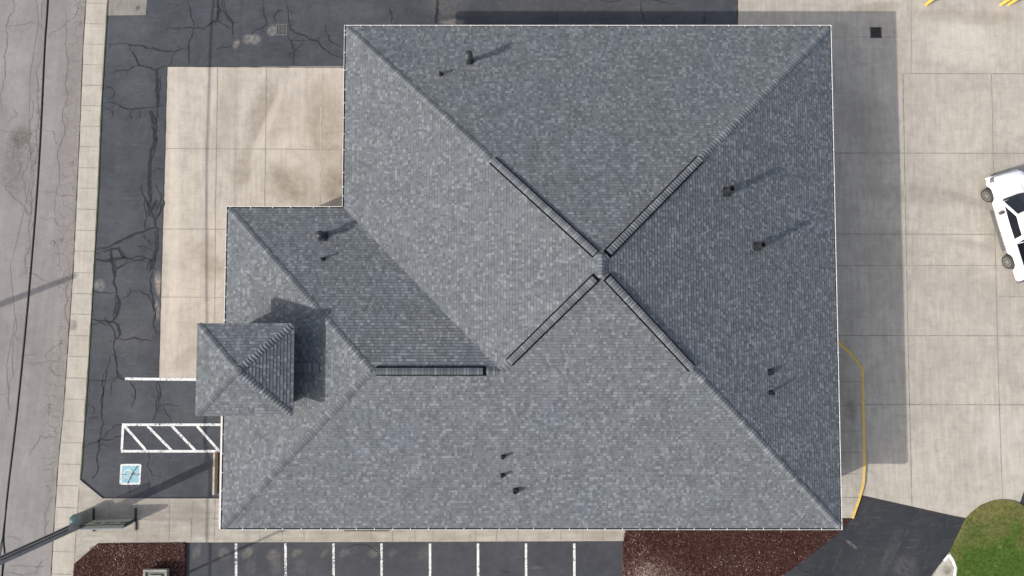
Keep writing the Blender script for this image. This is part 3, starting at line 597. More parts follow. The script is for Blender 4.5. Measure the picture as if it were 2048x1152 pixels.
# hip and ridge caps
def cap_run(b, A, B, sl, sr, w_=.15, t0=0, t1=1, lift=.0, flat=False, ex=EXPO, dark=.8):
    """cap pieces from low A to high B; sl/sr: fall of the roof to either side per metre across"""
    A, B = Vector(A), Vector(B); d = B-A; L = d.length; d.normalize()
    h = Vector((d.x, d.y, 0)).normalized(); n = Vector((-h.y, h.x, 0)); k = max(1, int(L*(t1-t0)/ex))
    for i in range(k):
        s0 = L*t0+i*ex; s1 = s0+ex*1.02; tn = min(1, tone_pick(.4)*.9+.12)
        lo = .042+random.uniform(0, .006); hi = .008
        def ring(s_, up):
            p = A+d*s_+Vector((0, 0, up+lift)); q = []
            for k_, dr in ((-1, 1.), (-.5, .42), (0, 0.06), (.5, .42), (1, 1.)):
                fall = (sl if k_ > 0 else sr)
                q.append(p+n*w_*k_+Vector((0, 0, -fall*w_*abs(k_)*(.45 if flat else .93)+(.0 if abs(k_) == 1 else .012))))
            return q
        r0, r1 = ring(s0, lo), ring(s1, hi)
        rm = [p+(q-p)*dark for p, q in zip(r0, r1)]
        for m in range(4): b.face([r0[m+1], rm[m+1], rm[m], r0[m]], tn); b.face([rm[m+1], r1[m+1], r1[m], rm[m]], .12)  # dark end band: shade under the next piece put into its tone
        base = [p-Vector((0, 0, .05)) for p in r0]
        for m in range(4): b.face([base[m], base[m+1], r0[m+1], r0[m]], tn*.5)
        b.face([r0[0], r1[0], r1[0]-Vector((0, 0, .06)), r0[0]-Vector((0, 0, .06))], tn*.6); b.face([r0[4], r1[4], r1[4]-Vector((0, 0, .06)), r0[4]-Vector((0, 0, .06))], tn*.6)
def t_at(A, B, px=None, py=None):
    lo, hi = 0, 1; A, B = Vector(A), Vector(B); i = 0 if px is not None else 1; tgt = px if px is not None else py
    f0 = proj(A)[i]-tgt; 
    for _ in range(40):
        m = (lo+hi)/2; f = proj(A+(B-A)*m)[i]-tgt
        if (f > 0) == (f0 > 0): lo = m
        else: hi = m
    return lo
zW, zM = zE+PT*hw, zE+PT*hm
c_nw, c_ne, c_se, c_sw = (x1, y2, zE), (x2, y2, zE), (x2, y0, zE), (x0, y0, zE); c_wn = (x0, y1, zE)
m_n, m_s = (xc, y2-hm, zM), (xc, y0+hm, zM); w_w, w_e = (x0+hw, yc, zW), (x1+hw, yc, zW)
k45 = PT/sqrt(2)
runs = [(c_nw, m_n, 985, 1192), (c_ne, m_n, 1400, 1213), (c_se, m_s, 1384, 1213), (w_e, m_s, 1018, 1193), (w_w, w_e, 752, 972)]
cap = MB(); vent = MB(); vcap = MB()
for A, B, pa, pb in runs:
    ridge = abs(A[2]-B[2]) < .01; k_ = PT if ridge else k45
    ta, tb = t_at(A, B, px=pa), t_at(A, B, px=pb)
    cap_run(cap, A, B, k_, k_, .165, .006, ta, ex=.17, dark=.76); cap_run(cap, A, B, k_, k_, .18, tb, 1)
    cap_run(vcap, A, B, k_, k_, .148, ta, tb, lift=.065, flat=True)
    A_, B_ = Vector(A), Vector(B); d = (B_-A_); p, q = A_+d*ta, A_+d*tb; h = Vector((d.x, d.y, 0)).normalized(); n = Vector((-h.y, h.x, 0))*.205
    up = Vector((0, 0, .062)); dn = Vector((0, 0, -k_*.205-.01)); fl = Vector((0, 0, -k_*.1))
    for sgn in (1, -1):
        e0, e1 = p+n*sgn, q+n*sgn; m_ = [e0+dn, e1+dn, e1+up*.75+fl, e0+up*.75+fl]; vent.face(m_ if sgn < 0 else m_[::-1]); 
        m_ = [e0+up*.75+fl, e1+up*.75+fl, q+up, p+up]; vent.face(m_ if sgn < 0 else m_[::-1])
    for e, s_ in ((p, 1), (q, -1)): vent.face([e+n+dn, e+n+up*.2+fl, e+up*.3, e-n+up*.2+fl, e-n+dn][::s_])
for A, B in ((c_sw, w_w), (c_wn, w_w)): cap_run(cap, A, B, k45, k45, .165, .006, 1, ex=.17, dark=.76)
cap_run(cap, (xc, y0+hm-.25, zM), (xc, y2-hm+.25, zM), PT, PT, .17, lift=.02)
bb(cap, 'hip_cap', M_shingle, roof_o, tones=True)
bb(vcap, 'ridge_vent_cap', M_shingle, roof_o, tones=True); bb(vent, 'ridge_vent', M_ventside, roof_o)
# small saddle ridge behind the entrance tower
# ------------------------------------------------------------ entrance tower
TX0, TX1, TY0, TY1, TZ = -13.93, -9.66, -4.24, -.18, 6.72
tw = MB(); tw.box(TX0+.42, TX1-.42, TY0+.42, TY1-.42, -.1, TZ-.1); tower = bb(tw, 'tower', M_brick)
ts = MB(); ts.box(TX0+.03, TX1-.03, TY0+.03, TY1-.03, TZ-.2, TZ-.02); bb(ts, 'fascia', simple('grey fascia', (.25, .25, .25), .6), tower)
tr = MB(); tcx, tcy = (TX0+TX1)/2, (TY0+TY1)/2; hx, hy = (TX1-TX0)/2, (TY1-TY0)/2; TP = .41; tz = TZ
slope(tr, Vector((TX0, TY0, 0)), X_, Y_, tz, TP, hy, lambda r: r*hx/hy, lambda r: 2*hx-r*hx/hy)
slope(tr, Vector((TX1, TY1, 0)), -X_, -Y_, tz, TP, hy, lambda r: r*hx/hy, lambda r: 2*hx-r*hx/hy)
TPx = TP*hy/hx
slope(tr, Vector((TX1, TY0, 0)), Y_, -X_, tz, TPx, hx, lambda r: r*hy/hx, lambda r: 2*hy-r*hy/hx)
slope(tr, Vector((TX0, TY1, 0)), -Y_, X_, tz, TPx, hx, lambda r: r*hy/hx, lambda r: 2*hy-r*hy/hx)
ap = (tcx, tcy, tz+TP*hy); cs_ = [(TX0, TY0, tz), (TX1, TY0, tz), (TX1, TY1, tz), (TX0, TY1, tz)]
for i in range(4): tr.face([Vector(cs_[i])-Vector((0,0,.012)), Vector(cs_[(i+1) % 4])-Vector((0,0,.012)), Vector(ap)-Vector((0,0,.012))], .1)
trf = bb(tr, 'tower_roof', M_shingle, tower, tones=True)
tc = MB()
for c_ in cs_: cap_run(tc, c_, ap, TP/1.41, TP/1.41, .15, .03, 1, ex=.155, dark=.8)
tc.lathe([(.24, -.09), (.2, .02), (.1, .055), (.02, .075)], 12, Matrix.Translation(Vector(ap)), tone=.4)
bb(tc, 'tower_hip_cap', M_shingle, tower, tones=True)
# ------------------------------------------------------------ roof pipes and exhaust vents
def roofz(x, y):
    r = min(x-x0, x2-x, y-y0, (y2-y))
    zz = []
    d = min(x2-x, y-y0)
    if x >= x1:  # main body or wing overlap
        main = min(x-x1, x2-x, y-y0, y2-y); wing = min(y-y0, y1-y) if x < x1+hw+2 else -1
        return zE+PT*max(main, wing)
    return zE+PT*max(0, min(x-x0, y-y0, y1-y))
def on_roof(px, py):
    z = 5.0
    for _ in range(30):
        p = G(px, py, z); z = .5*z+.5*roofz(p.x, p.y)
    return G(px, py, z)
sd = MB(); cap_run(sd, on_roof(588, 735), on_roof(642, 735), .03, .03, .22, lift=.03); bb(sd, 'saddle_cap', M_shingle, roof_o, tones=True)
def pipe(px, py, h, r, kind, mat=None, lean=(0, 0)):
    p = on_roof(px, py); b = MB(); M = Matrix.Translation(p)
    dn = Vector((roofz(p.x+.3, p.y)-roofz(p.x-.3, p.y), roofz(p.x, p.y+.3)-roofz(p.x, p.y-.3), 0))/.6
    q = max(.09, r*1.5); b.face([p+Vector((a_, b_, a_*dn.x+b_*dn.y+.026)) for a_, b_ in ((-q, -q), (q, -q), (q, q), (-q, q))])
    b.lathe([(r*1.6, -.12), (r*1.5, .03), (r*1.25, .10), (r*1.15, .14)], 16, M)
    if kind == 'pipe':
        b.lathe([(r, -.1), (r, h), (r*.8, h), (r*.78, h-.03)], 14, M)
    elif kind == 'dome':
        b.lathe([(r*.8, -.1), (r*.8, h-.12), (r*1.35, h-.12), (r*1.45, h-.04), (r*1.3, h+.05), (r*.8, h+.12), (r*.2, h+.15)], 24, M)
    elif kind == 'stack':
        b.lathe([(r, -.1), (r, h-.3), (r*1.5, h-.29), (r*1.55, h-.24), (r*1.1, h-.2), (r*1.1, h-.12), (r*1.5, h-.1), (r*1.45, h-.02), (r*.7, h+.04)], 20, M)
    elif kind == 'collar':
        b.lathe([(r*1.4, .0), (r*1.4, .24), (r*1.3, .28), (r*1.05, .27)], 20, M)
        b.lathe([(r, -.1), (r, h), (r*.82, h), (r*.8, h-.25)], 18, M)
    bb(b, 'vent_pipe', mat or M_vent, roof_o, smooth=True)
pipe(940, 123, 1.0, .12, 'stack'); pipe(882, 149, .34, .06, 'pipe', M_black)
pipe(647, 473, .62, .15, 'dome'); pipe(647, 518, .34, .06, 'pipe', M_black)
pipe(1453, 384, .85, .14, 'collar'); pipe(1514, 493, .85, .13, 'collar')
pipe(1541, 744, .12, .10, 'pipe', M_black); pipe(1541, 785, .40, .075, 'pipe', M_black)
pipe(1006, 913, .42, .065, 'pipe', M_black); pipe(1005, 950, .38, .065, 'pipe', M_black); pipe(1031, 981, .34, .09, 'collar', M_vent)
# ------------------------------------------------------------ drains, valve cover
def grate(px, py, size, label, cat='drain grate', dark=.03, frame=(.12, .12, .12)):
    p = G(px, py, .02); e = empty('drain_grate', (p.x, p.y, 0), radians(random.uniform(-3, 1)), label, cat)
    s = size/2; b = MB(); b.box(-s-.06, s+.06, -s-.06, -s, 0, .022); b.box(-s-.06, s+.06, s, s+.06, 0, .022); b.box(-s-.06, -s, -s, s, 0, .022); b.box(s, s+.06, -s, s, 0, .022)
    b.build('frame', simple('iron frame', frame, .8, var=.3), e)
    b = MB(); b.box(-s, s, -s, s, .002, .007); b.build('pit', simple('drain pit', (.004, .004, .005), .9), e)
    b = MB(); n = 7
    for i in range(1, n):
        t = -s+2*s*i/n; b.box(t-.011, t+.011, -s, s, .010, .018); b.box(-s, s, t-.011, t+.011, .010, .0165)
    b.build('bars', simple('iron bars', (dark*2.5,)*3, .7, var=.3), e)
grate(563.5, 59.5, .50, 'square iron drain grate set in the cracked dark asphalt', dark=.05, frame=(.11, .11, .115))
grate(1752, 65, .50, 'square black drain grate set in the pale concrete near the building shadow corner', dark=.018, frame=(.07, .065, .06))
p = G(105, 486, ZR); e = MB(); e.lathe([(.14, -.02), (.14, .012), (.115, .014)], 20, Matrix.Translation((0, 0, 0))); o = e.build('valve_cover', simple('iron cover', (.16, .14, .13), .8), smooth=False); o.location = (p.x, p.y, ZR)
tag(o, 'small round iron valve cover in the worn grey road', 'valve cover')
e = MB(); e.lathe([(.09, .01), (.09, .016)], 16); e.build('lid', simple('rusty lid', (.20, .18, .165), .8), o)
# ------------------------------------------------------------ bollards
bol = None
for px, py, lb in ((1852, 9, 'yellow steel bollard standing alone on the pale concrete at the upper edge'), (2002, 9, 'yellow steel bollard, the left one of the close pair in the upper right corner'), (2017, 9, 'yellow steel bollard, the right one of the close pair in the upper right corner')):
    p = G(px, py, .0)
    o = empty('bollard', (p.x, p.y, 0), 0, lb, 'bollard', 'yellow bollards on the concrete lot')
    if bol is None:
        b = MB(); b.lathe([(.085, -.1), (.085, 1.05), (.078, 1.12), (.05, 1.17), (.01, 1.185)], 20); b1 = b.build('post', M_yellow2, o, smooth=True)
        b = MB(); b.lathe([(.15, -.05), (.15, .03), (.13, .04)], 20); b2 = b.build('footing', M_walk, o); bol = (b1, b2)
    else:
        for s_ in bol: c_ = s_.copy(); C.objects.link(c_); c_.parent = o
# ------------------------------------------------------------ mulch beds, grass
def mulch_mat():
    a = NT('red bark mulch', .95, .1)
    v = a.new('ShaderNodeTexVoronoi'); v.inputs['Scale'].default_value = 16; a.put(v.inputs['Vector'], a.co)
    c = a.ramp(v.outputs['Color'], [(0, (.018, .008, .007)), (.5, (.048, .018, .016)), (1, (.090, .040, .034))])
    c = a.mix(a.ramp(a.noise(.8, 5, .6), [(.4, 0), (.65, .7)]), c, (.065, .043, .030))
    p = a.blob(*G(1300, 1140)[:2], 1.9, 1.1, 0); c = a.mix(a.math('MULTIPLY', p, a.ramp(a.noise(5, 5, .7), [(.4, .1), (.6, .9)])), c, (.27, .19, .165))
    a.bump(v.outputs['Distance'], .8, .04); return a.out(c)
M_mulch = mulch_mat()
def chip_mat():
    a = NT('bark chips', .9, .1); at = a.new('ShaderNodeAttribute', attribute_name='tone')
    return a.out(a.ramp(at.outputs['Fac'], [(0, (.025, .010, .009)), (.35, (.060, .023, .019)), (.6, (.090, .042, .035)), (.85, (.20, .13, .105)), (1, (.42, .33, .28))]))
M_chip = chip_mat()
def inside(x, y, poly):
    c = False; n = len(poly)
    for i in range(n):
        xa, ya = poly[i]; xb, yb = poly[(i+1) % n]
        if (ya > y) != (yb > y) and x < (xb-xa)*(y-ya)/(yb-ya)+xa: c = not c
    return c
def bed(pts, z, n, pale, clip):
    P = [(p.x, p.y) for p in P2(pts, z)]
    b = MB(); b.prism(P, z-.2, z, bottom=False); 
    o1 = b.build('mulch', M_mulch); tag(o1, kind='stuff')
    b = MB(); k = 0; xs = [q[0] for q in clip]; ys = [q[1] for q in clip]
    while k < n:
        px, py = random.uniform(min(xs), max(xs)), random.uniform(min(ys), max(ys))
        if not inside(px, py, clip): continue
        k += 1; p = G(px, py, z+.006); a_ = random.uniform(0, pi); L = random.uniform(.02, .065); W_ = random.uniform(.006, .014)
        d = Vector((cos(a_), sin(a_), random.uniform(-.3, .3)))*L; q = Vector((-sin(a_), cos(a_), random.uniform(-.4, .4)))*W_; p.z += abs(d.z)+abs(q.z)+random.uniform(.002, .02)
        t = random.random(); hl = pale(px, py); t = min(1, random.uniform(.8, 1)) if t < hl else t*.75
        b.face([p-d-q, p+d-q*.6, p+d*.9+q, p-d+q], t)
    for _ in range(n//90):                                         # a few spilled past the edge
        i = random.randrange(len(clip)); (xa_, ya_), (xb_, yb_) = clip[i], clip[(i+1) % len(clip)]; t = random.random()
        p = G(xa_+(xb_-xa_)*t+random.gauss(0, 3), ya_+(yb_-ya_)*t+random.gauss(0, 3), .075); a_ = random.uniform(0, pi)
        d = Vector((cos(a_), sin(a_), 0))*random.uniform(.015, .04); q = Vector((-sin(a_), cos(a_), 0))*.01; b.face([p-d-q, p+d-q, p+d+q, p-d+q], random.uniform(.1, .9))
    o = b.build('mulch_chips', M_chip, tones=True); tag(o, kind='stuff')
def pale1(x, y): return .035+.16*math.exp(-((x-240)/25)**2-((y-1140)/14)**2)+.12*math.exp(-((x-250)/50)**2-((y-1100)/15)**2)
bed([(195, 1087), (370, 1085), (366, 1400), (150, 1400), (148, 1128)], .085, 9000, pale1, [(196, 1088), (369, 1086), (369, 1175), (149, 1175), (149, 1129)])
def pale2(x, y): return .02+.75*math.exp(-((x-1290)/30)**2-((y-1146)/18)**2)+.22*math.exp(-((x-1345)/35)**2-((y-1148)/10)**2)+.14*math.exp(-((x-1275)/22)**2-((y-1095)/20)**2)+.1*math.exp(-((x-1480)/60)**2-((y-1130)/14)**2)
B2 = [(1254, 1040), (1250, 1066), (1246, 1085), (1245, 1400), (1330, 1400), (1556, 1152), (1584, 1138), (1620, 1110), (1668, 1074), (1685, 1057), (1703, 1038), (1690, 990), (1480, 990)]
bed(B2, .05, 17000, pale2, [(1250, 1060), (1246, 1088), (1246, 1175), (1535, 1175), (1584, 1138), (1620, 1110), (1668, 1074), (1702, 1038), (1684, 1036), (1684, 1060)])
def grass_mat():
    a = NT('lawn', .95, .1)
    n = a.noise(.8, 5, .65, dist=.5); gx = a.blob(*G(2010, 1200)[:2], 4.4, 4.6, 0, 1.0)
    m = a.ramp(a.math('ADD', a.math('MULTIPLY', n, 1.0), a.math('MULTIPLY', gx, 1.0)), [(.46, 0), (.85, 1)])
    c = a.mix(m, (.15, .14, .05), (.062, .108, .020))
    c = a.mix(a.ramp(a.noise(2.2, 5, .7), [(.58, 0), (.74, .7)]), c, (.22, .19, .11))
    at = a.new('ShaderNodeAttribute', attribute_name='tone'); c = a.mix(1, c, a.ramp(at.outputs['Fac'], [(0, .5), (1, 1.6)]), 'MULTIPLY')
    c = a.mix(1, c, a.ramp(a.noise(5, 6, .85), [(.35, .6), (.65, 1.35)]), 'MULTIPLY')
    return a.out(c)
M_lawn = grass_mat()
LG = [(1932, 1038), (1945, 1024), (1962, 1011), (1980, 1004), (1998, 1000), (2015, 1000), (2032, 1003), (2044, 1009), (2060, 1020), (2200, 1120), (2400, 1600), (1960, 1600), (1916, 1190), (1913, 1152), (1915, 1136), (1908, 1120), (1900, 1106), (1912, 1080)]
b = MB(); b.prism([(p.x, p.y) for p in P2(LG, .06)], -.2, .06, bottom=False); tag(b.build('lawn', M_lawn, tones=True), kind='stuff')
b = MB(); k = 0
while k < 26000:
    px, py = random.uniform(1898, 2110), random.uniform(998, 1230)
    if not inside(px, py, LG): continue
    k += 1; p = G(px, py, .06); a_ = random.uniform(0, 2*pi); h = random.uniform(.025, .06); q = Vector((cos(a_), sin(a_), 0))*.007
    tip = p+Vector((random.uniform(-.045, .045), random.uniform(-.045, .045), h)); b.face([p-q, p+q, tip], random.random())
tag(b.build('grass', M_lawn, tones=True), kind='stuff')
sheet('kerb_inlet', [(1900, 1106), (1880, 1130), (1866, 1153), (1840, 1200), (1916, 1200), (1913, 1152), (1915, 1136), (1908, 1120)], .05, concrete('inlet concrete', (.42, .39, .33), [(1890, 1130, 1895, 1150, 12, .6, (.2, .17, .13))], var=1.3), .3)
j = MB(); strip(j, [(1898, 1110), (1906, 1122), (1911, 1136), (1909, 1150), (1906, 1175)], 6, .056, .3); strip(j, [(1898, 1110), (1888, 1122)], 4, .057, .4); tag(j.build('kerb_inlet', simple('white kerb paint', (.7, .7, .66), .8, var=.25)), kind='structure')
# ------------------------------------------------------------ stone pedestal in the mulch
zc = .55; p0 = G(286.5, 1139, zc); p1 = G(334.5, 1139, zc); W_ = p1.x-p0.x
ped = empty('stone_pedestal', ((p0.x+p1.x)/2, p0.y-W_/2, .08), 0, 'square grey stone pedestal with a stepped cap standing in the red mulch bed', 'pedestal')
M_stone = concrete('pedestal stone', (.30, .29, .25), [], var=1.3)
h_ = W_/2; b = MB(); b.box(-h_+.1, h_-.1, -h_+.1, h_-.1, -.1, zc-.2); b.build('shaft', M_stone, ped, bevel=.01)
b = MB(); t_ = .13
for q in ((-h_, h_, h_-t_, h_), (-h_, h_, -h_, -h_+t_), (-h_, -h_+t_, -h_+t_, h_-t_), (h_-t_, h_, -h_+t_, h_-t_)): b.box(*q, zc-.2, zc-.06)
b.build('cap', M_stone, ped, bevel=.015)
b = MB(); b.box(-h_+t_, h_-t_, -h_+t_, h_-t_, zc-.2, zc-.14); b.build('recess', simple('dark stone', (.14, .14, .12), .9, var=.3), ped)
b = MB(); i_ = h_-.3
for q in ((-i_, i_, i_-.05, i_), (-i_, i_, -i_, -i_+.05), (-i_, -i_+.05, -i_+.05, i_-.05), (i_-.05, i_, -i_+.05, i_-.05)): b.box(*q, zc-.14, zc-.04)
b.build('inner_rim', simple('pale stone', (.45, .43, .36), .8, var=.2), ped, bevel=.008)
b = MB(); b.box(-i_+.05, i_-.05, -i_+.05, i_-.05, zc-.14, zc-.09); b.build('inner_panel', M_stone, ped)
# ------------------------------------------------------------ sidewalk sign board, wind screen, litter bin
M_frame = simple('dark green steel', (.018, .026, .022), .5, var=.3)
gA, gB = G(187, 1039, .06), G(272, 1036.5, .06); L = (gB-gA).length; ang = math.atan2((gB-gA).y, (gB-gA).x)
sb = empty('sign_board', (gA.x, gA.y, .06), ang, 'long sign board with dark frame and pale lettered face beside the thick utility pole', 'sign board')
H_ = 1.12
b = MB(); b.box(0, L-.1, -.22, -.15, .05, H_+.0); b.build('back_panel', simple('blue grey panel', (.15, .18, .20), .6), sb)
b = MB(); b.box(.05, L-.05, -.05, .0, .06, H_-.06); face = b.build('face_panel', simple('pale green board', (.42, .44, .34), .6, var=.1), sb)
b = MB(); b.box(-.03, L+.03, -.15, .01, H_-.10, H_+.04); b.box(-.03, .03, -.07, .012, 0, H_-.055); b.box(L-.03, L+.03, -.07, .012, 0, H_-.055); b.build('frame', M_frame, sb, bevel=.006)
b = MB(); rr = random.Random(3); u = .55
for n_ in (3, 6, 4):                                               # worn lettering, not legible
    for k in range(n_):
        w_ = rr.uniform(.05, .08); z0_, z1_ = .58, .86
        b.box(u, u+.02, .001, .006, z0_, z1_); b.box(u+.02, u+w_, .001, .0055, rr.choice((z0_, .7, z1_-.04)), rr.choice((z0_+.05, .76, z1_))) if True else None
        if rr.random() < .6: b.box(u+w_, u+w_+.018, .001, .006, z0_, rr.choice((z1_, .74)))
        u += w_+.045
    u += .16
b.build('lettering', simple('dark lettering', (.06, .06, .045), .7), face)
for xx in (.02, L): 
    b = MB(); b.box(xx-.045, xx+.045, -.62, .55, 0, .07); b.build('foot', M_frame, sb, bevel=.008)
p = G(187, 1016, .06); q = G(187, 1040, .06)
ws = empty('wind_screen', (p.x, (p.y+q.y)/2, .06), 0, 'scratched clear wind screen standing on edge beside the green litter bin', 'wind screen'); hl = abs(p.y-q.y)/2
b = MB(); b.box(-.012, .012, -hl, hl, .06, 1.95); b.build('pane', M_screen, ws)
b = MB(); b.box(-.02, .02, hl, hl+.03, 0, 2.0); b.box(-.02, .02, -hl-.03, -hl, 0, 2.0); b.box(-.02, .02, -hl, hl, 1.95, 1.98); b.box(-.03, .03, -hl, hl, 0, .06); b.build('frame', simple('brushed grey metal', (.25, .25, .24), .5), ws)
p = G(169, 1031, .06); M_bin = simple('green plastic', (.012, .07, .055), .35, var=.1)
tb = empty('litter_bin', (p.x, p.y, .06), 0, 'round dark green litter bin with domed lid behind the clear wind screen', 'litter bin')
b = MB(); b.lathe([(.20, 0), (.25, .08), (.27, .7), (.28, .74)], 28); b.build('body', M_bin, tb, smooth=True)
b = MB(); b.lathe([(.29, .74), (.29, .78), (.26, .88), (.18, .98), (.08, 1.03), (.01, 1.04)], 28); b.build('lid', simple('teal lid', (.035, .17, .14), .3, var=.1), tb, smooth=True)
# ------------------------------------------------------------ utility poles and cables
def wood():
    a = NT('weathered pole wood', .85, .2); st = a.noise(4, 6, .7, a.mapping((0,0,0), 0, (.25, .25, 4)))
    return a.out(a.mix(a.ramp(st, [(.3, 0), (.7, 1)]), (.17, .165, .165), (.34, .335, .335)))
M_wood = wood()
def upole(p, h, r0_, r1_, label, lean=(0, 0), guard=True):
    e = empty('utility_pole', (p.x, p.y, 0), 0, label, 'utility pole'); top = Vector((lean[0], lean[1], h))
    b = MB(); b.tube([(0, 0, -.3), (0, 0, 0), tuple(top*.5), tuple(top)], [r0_*1.02, r0_, (r0_+r1_)/2, r1_], 18); b.build('post', M_wood, e, smooth=True)
    if guard:
        for (ox, oy, rr_, m_) in ((.02, .19, .035, M_black), (-.13, .15, .045, simple('grey conduit', (.42, .44, .46), .5)), (.16, .10, .02, M_black)):
            b = MB(); pts = [Vector((ox, oy, -.1)), Vector((ox, oy, 1.2)), Vector((ox*.97+.01, oy*.97, 2.6)), Vector((ox*.9, oy*.9, h-.3))]
            pts = [q+Vector((lean[0], lean[1], 0))*max(0, q.z/h) for q in pts]; b.tube(pts, rr_, 10); b.build('conduit', m_, e, smooth=True)
        for z in (1.0, 2.9, 4.9):
            b = MB(); s_ = z/h; b.tube([(lean[0]*s_, lean[1]*s_, z), (lean[0]*s_, lean[1]*s_, z+.03)], r0_*1.04, 18); b.build('strap', M_wood, e)
    return e
pb = G(168, 1046, .06)
upole(pb, 6.4, .20, .17, 'thick weathered utility pole with conduits rising from the sidewalk corner beside the sign board', (-.08, .05))
upole(G(-300, 722, 0), 8.4, .24, .14, 'tall wooden utility pole west of the road whose shadow falls across the road', (0, -.8), guard=False)
# thin lamp post south of the mulch bed: its shadow crosses the parking stalls
lp = G(265, 1196, 0); e = empty('lamp_post', (lp.x, lp.y, 0), 0, 'slim dark lamp post whose thin shadow crosses the parking stalls', 'lamp post')
b = MB(); b.lathe([(.14, 0), (.14, .12), (.07, .16), (.065, 5.2), (.05, 5.5)], 14); b.build('post', M_frame, e, smooth=True)
b = MB(); b.lathe([(.05, 5.5), (.10, 5.55), (.10, 5.65), (.05, 5.7)], 16); b.build('lamp_head', M_frame, e, smooth=True)
def cable(name, pts, r, label, cat, mat=M_black, group=None):
    P = [G(x, y, z) for x, y, z in pts]; Q = [P[0]]
    for i in range(len(P)-1):                                      # Catmull-Rom
        p0_, p1_, p2_, p3_ = P[max(i-1, 0)], P[i], P[i+1], P[min(i+2, len(P)-1)]
        for k in range(1, 9):
            t = k/8; Q.append(.5*((2*p1_)+(p2_-p0_)*t+(2*p0_-5*p1_+4*p2_-p3_)*t*t+(3*p1_-p0_-3*p2_+p3_)*t**3))
    b = MB(); b.tube(Q, r, 10); o = b.build(name, mat, smooth=True); return tag(o, label, cat, group)
cable('cable', [(150, -900, 5.2), (118, -400, 4.7), (95.8, 0, 4.35), (90, 86, 4.3), (80.6, 281, 4.3), (70.5, 432, 4.35), (54.7, 618.7, 4.5), (34.6, 820, 4.7), (15.6, 980, 4.85), (8, 1058, 4.9), (7, 1085, 4.95), (9, 1110, 5.0), (4, 1152, 5.05), (-30, 1500, 5.3)], .046, 'thick black overhead cable bundle running above the road', 'cable')
cable('cable', [(12, 1020, 4.9), (6, 1064, 4.95), (4, 1090, 4.98), (0, 1112, 5.0)], .022, 'short black drop cable leaving the bundle for the pole top at the lower left', 'cable')
cable('cable', [(5, 1075, 5.0), (1, 1092, 5.0), (-4, 1120, 5.0)], .02, 'thin black cable loop hanging from the bundle just before the pole top', 'cable')
cable('cable', [(8, 1120, 5.02), (5, 1135, 5.05), (0, 1200, 5.1)], .05, 'thick black cable splice below the pole top at the lower left edge', 'cable')
cable('power_line', [(-180, -900, 8.6), (-215, 0, 8.2), (-232, 400, 8.1), (-250, 800, 8.2), (-280, 1500, 8.6)], .014, 'thin power line high over the road, seen only by its shadow', 'power line')
# ------------------------------------------------------------ white pickup
Wf, Wr = G(1975, 391, .39), G(2016.5, 524, .39); Wf.z = Wr.z = 0
dv = (Wf-Wr); WB = dv.length; hd = math.atan2(dv.y, dv.x); dn_ = dv.normalized(); left = Vector((-dn_.y, dn_.x, 0))
mid = (Wf+Wr)/2-left*.95
tk = empty('pickup_truck', (mid.x, mid.y, .004), hd, 'white four-door pickup truck parked on the pale concrete at the right edge', 'pickup truck')
def paint_m(name, col): 
    a = NT(name, .28, .5); a.b.inputs['Coat Weight'].default_value = .5; return a.out(a.mix(1, (*col, 1), a.ramp(a.noise(1.5, 3), [(.3, .97), (.7, 1.02)]), 'MULTIPLY'))
M_wp = paint_m('white car paint', (.80, .80, .80)); M_tyre = simple('tyre rubber', (.055, .052, .048), .8, var=.15); M_rim = simple('alloy', (.42, .42, .42), .3, metal=.7, var=.05); M_chrome = simple('chrome', (.55, .55, .56), .2, metal=.9, var=.03)
M_cg = glass('car glass', (.012, .014, .018)); M_trim = simple('black trim', (.03, .03, .032), .6); M_bedl = simple('bed liner', (.022, .024, .03), .8)
xa, xf = -WB/2, WB/2; RA = .50
def ring(x, kind, wmul=1.0, zb=.42, drop=0):
    dxs = [x-xa, x-xf]; arch = 0
    for d_ in dxs:
        if abs(d_) < RA: arch = max(arch, .36+sqrt(RA*RA-d_*d_))
    hood = [(.96, .98), (.88, 1.08), (.60, 1.13), (.3, 1.15)]; cab = [(.965, 1.08), (.93, 1.17), (.6, 1.2), (.3, 1.2)]; bedp = [(.975, 1.15), (.95, 1.27), (.86, 1.265), (.845, .74)]
    top = {'hood': hood, 'cab': cab, 'bed': bedp}[kind]
    lo = [(.90, zb), (.975, zb+.12), (1.0, .86)]
    pts = [(y*wmul, max(z, arch+(.0 if i < 1 else .01*i)) if arch else z) for i, (y, z) in enumerate(lo)]+[(y*wmul, z-drop) for y, z in top]
    return [(x, y, z) for y, z in pts]+[(x, 0, pts[-1][1]+(.012 if kind != 'bed' else 0))]+[(x, -y, z) for y, z in reversed(pts)]
st = []
def add(x, kind, **k): st.append(ring(x, kind, **k))
rear, front = xa-1.10, xf+.88
add(rear, 'bed', wmul=.95, zb=.55); add(rear+.06, 'bed', wmul=.985)
def arcs(c): return [c+RA*t for t in (-1.0, -.995, -.9, -.7, -.4, 0, .4, .7, .9, .995, 1.0)]
bed_end = xa+.86
for x in [rear+.35]+arcs(xa)+[bed_end]: add(x, 'bed')
st.append(ring(bed_end+.002, 'cab'))
for x in (-.6, 0, .6): add(x, 'cab')
hood_st = xf-.46
add(hood_st, 'cab')
for x in arcs(xf): add(x, 'hood', wmul=1.0 if x < xf+.3 else .985)
add(front-.26, 'hood', wmul=.965, drop=.03); add(front-.14, 'hood', wmul=.93, drop=.07); add(front-.05, 'hood', wmul=.86, drop=.12); add(front, 'hood', wmul=.72, zb=.5, drop=.20)
b = MB(); n = len(st[0])
for r_ in st: b.v += r_
for i in range(len(st)-1):
    for k in range(n-1):
        b.f.append((i*n+k, i*n+k+1, (i+1)*n+k+1, (i+1)*n+k)); b.t.append(.5); b.mi.append(0)
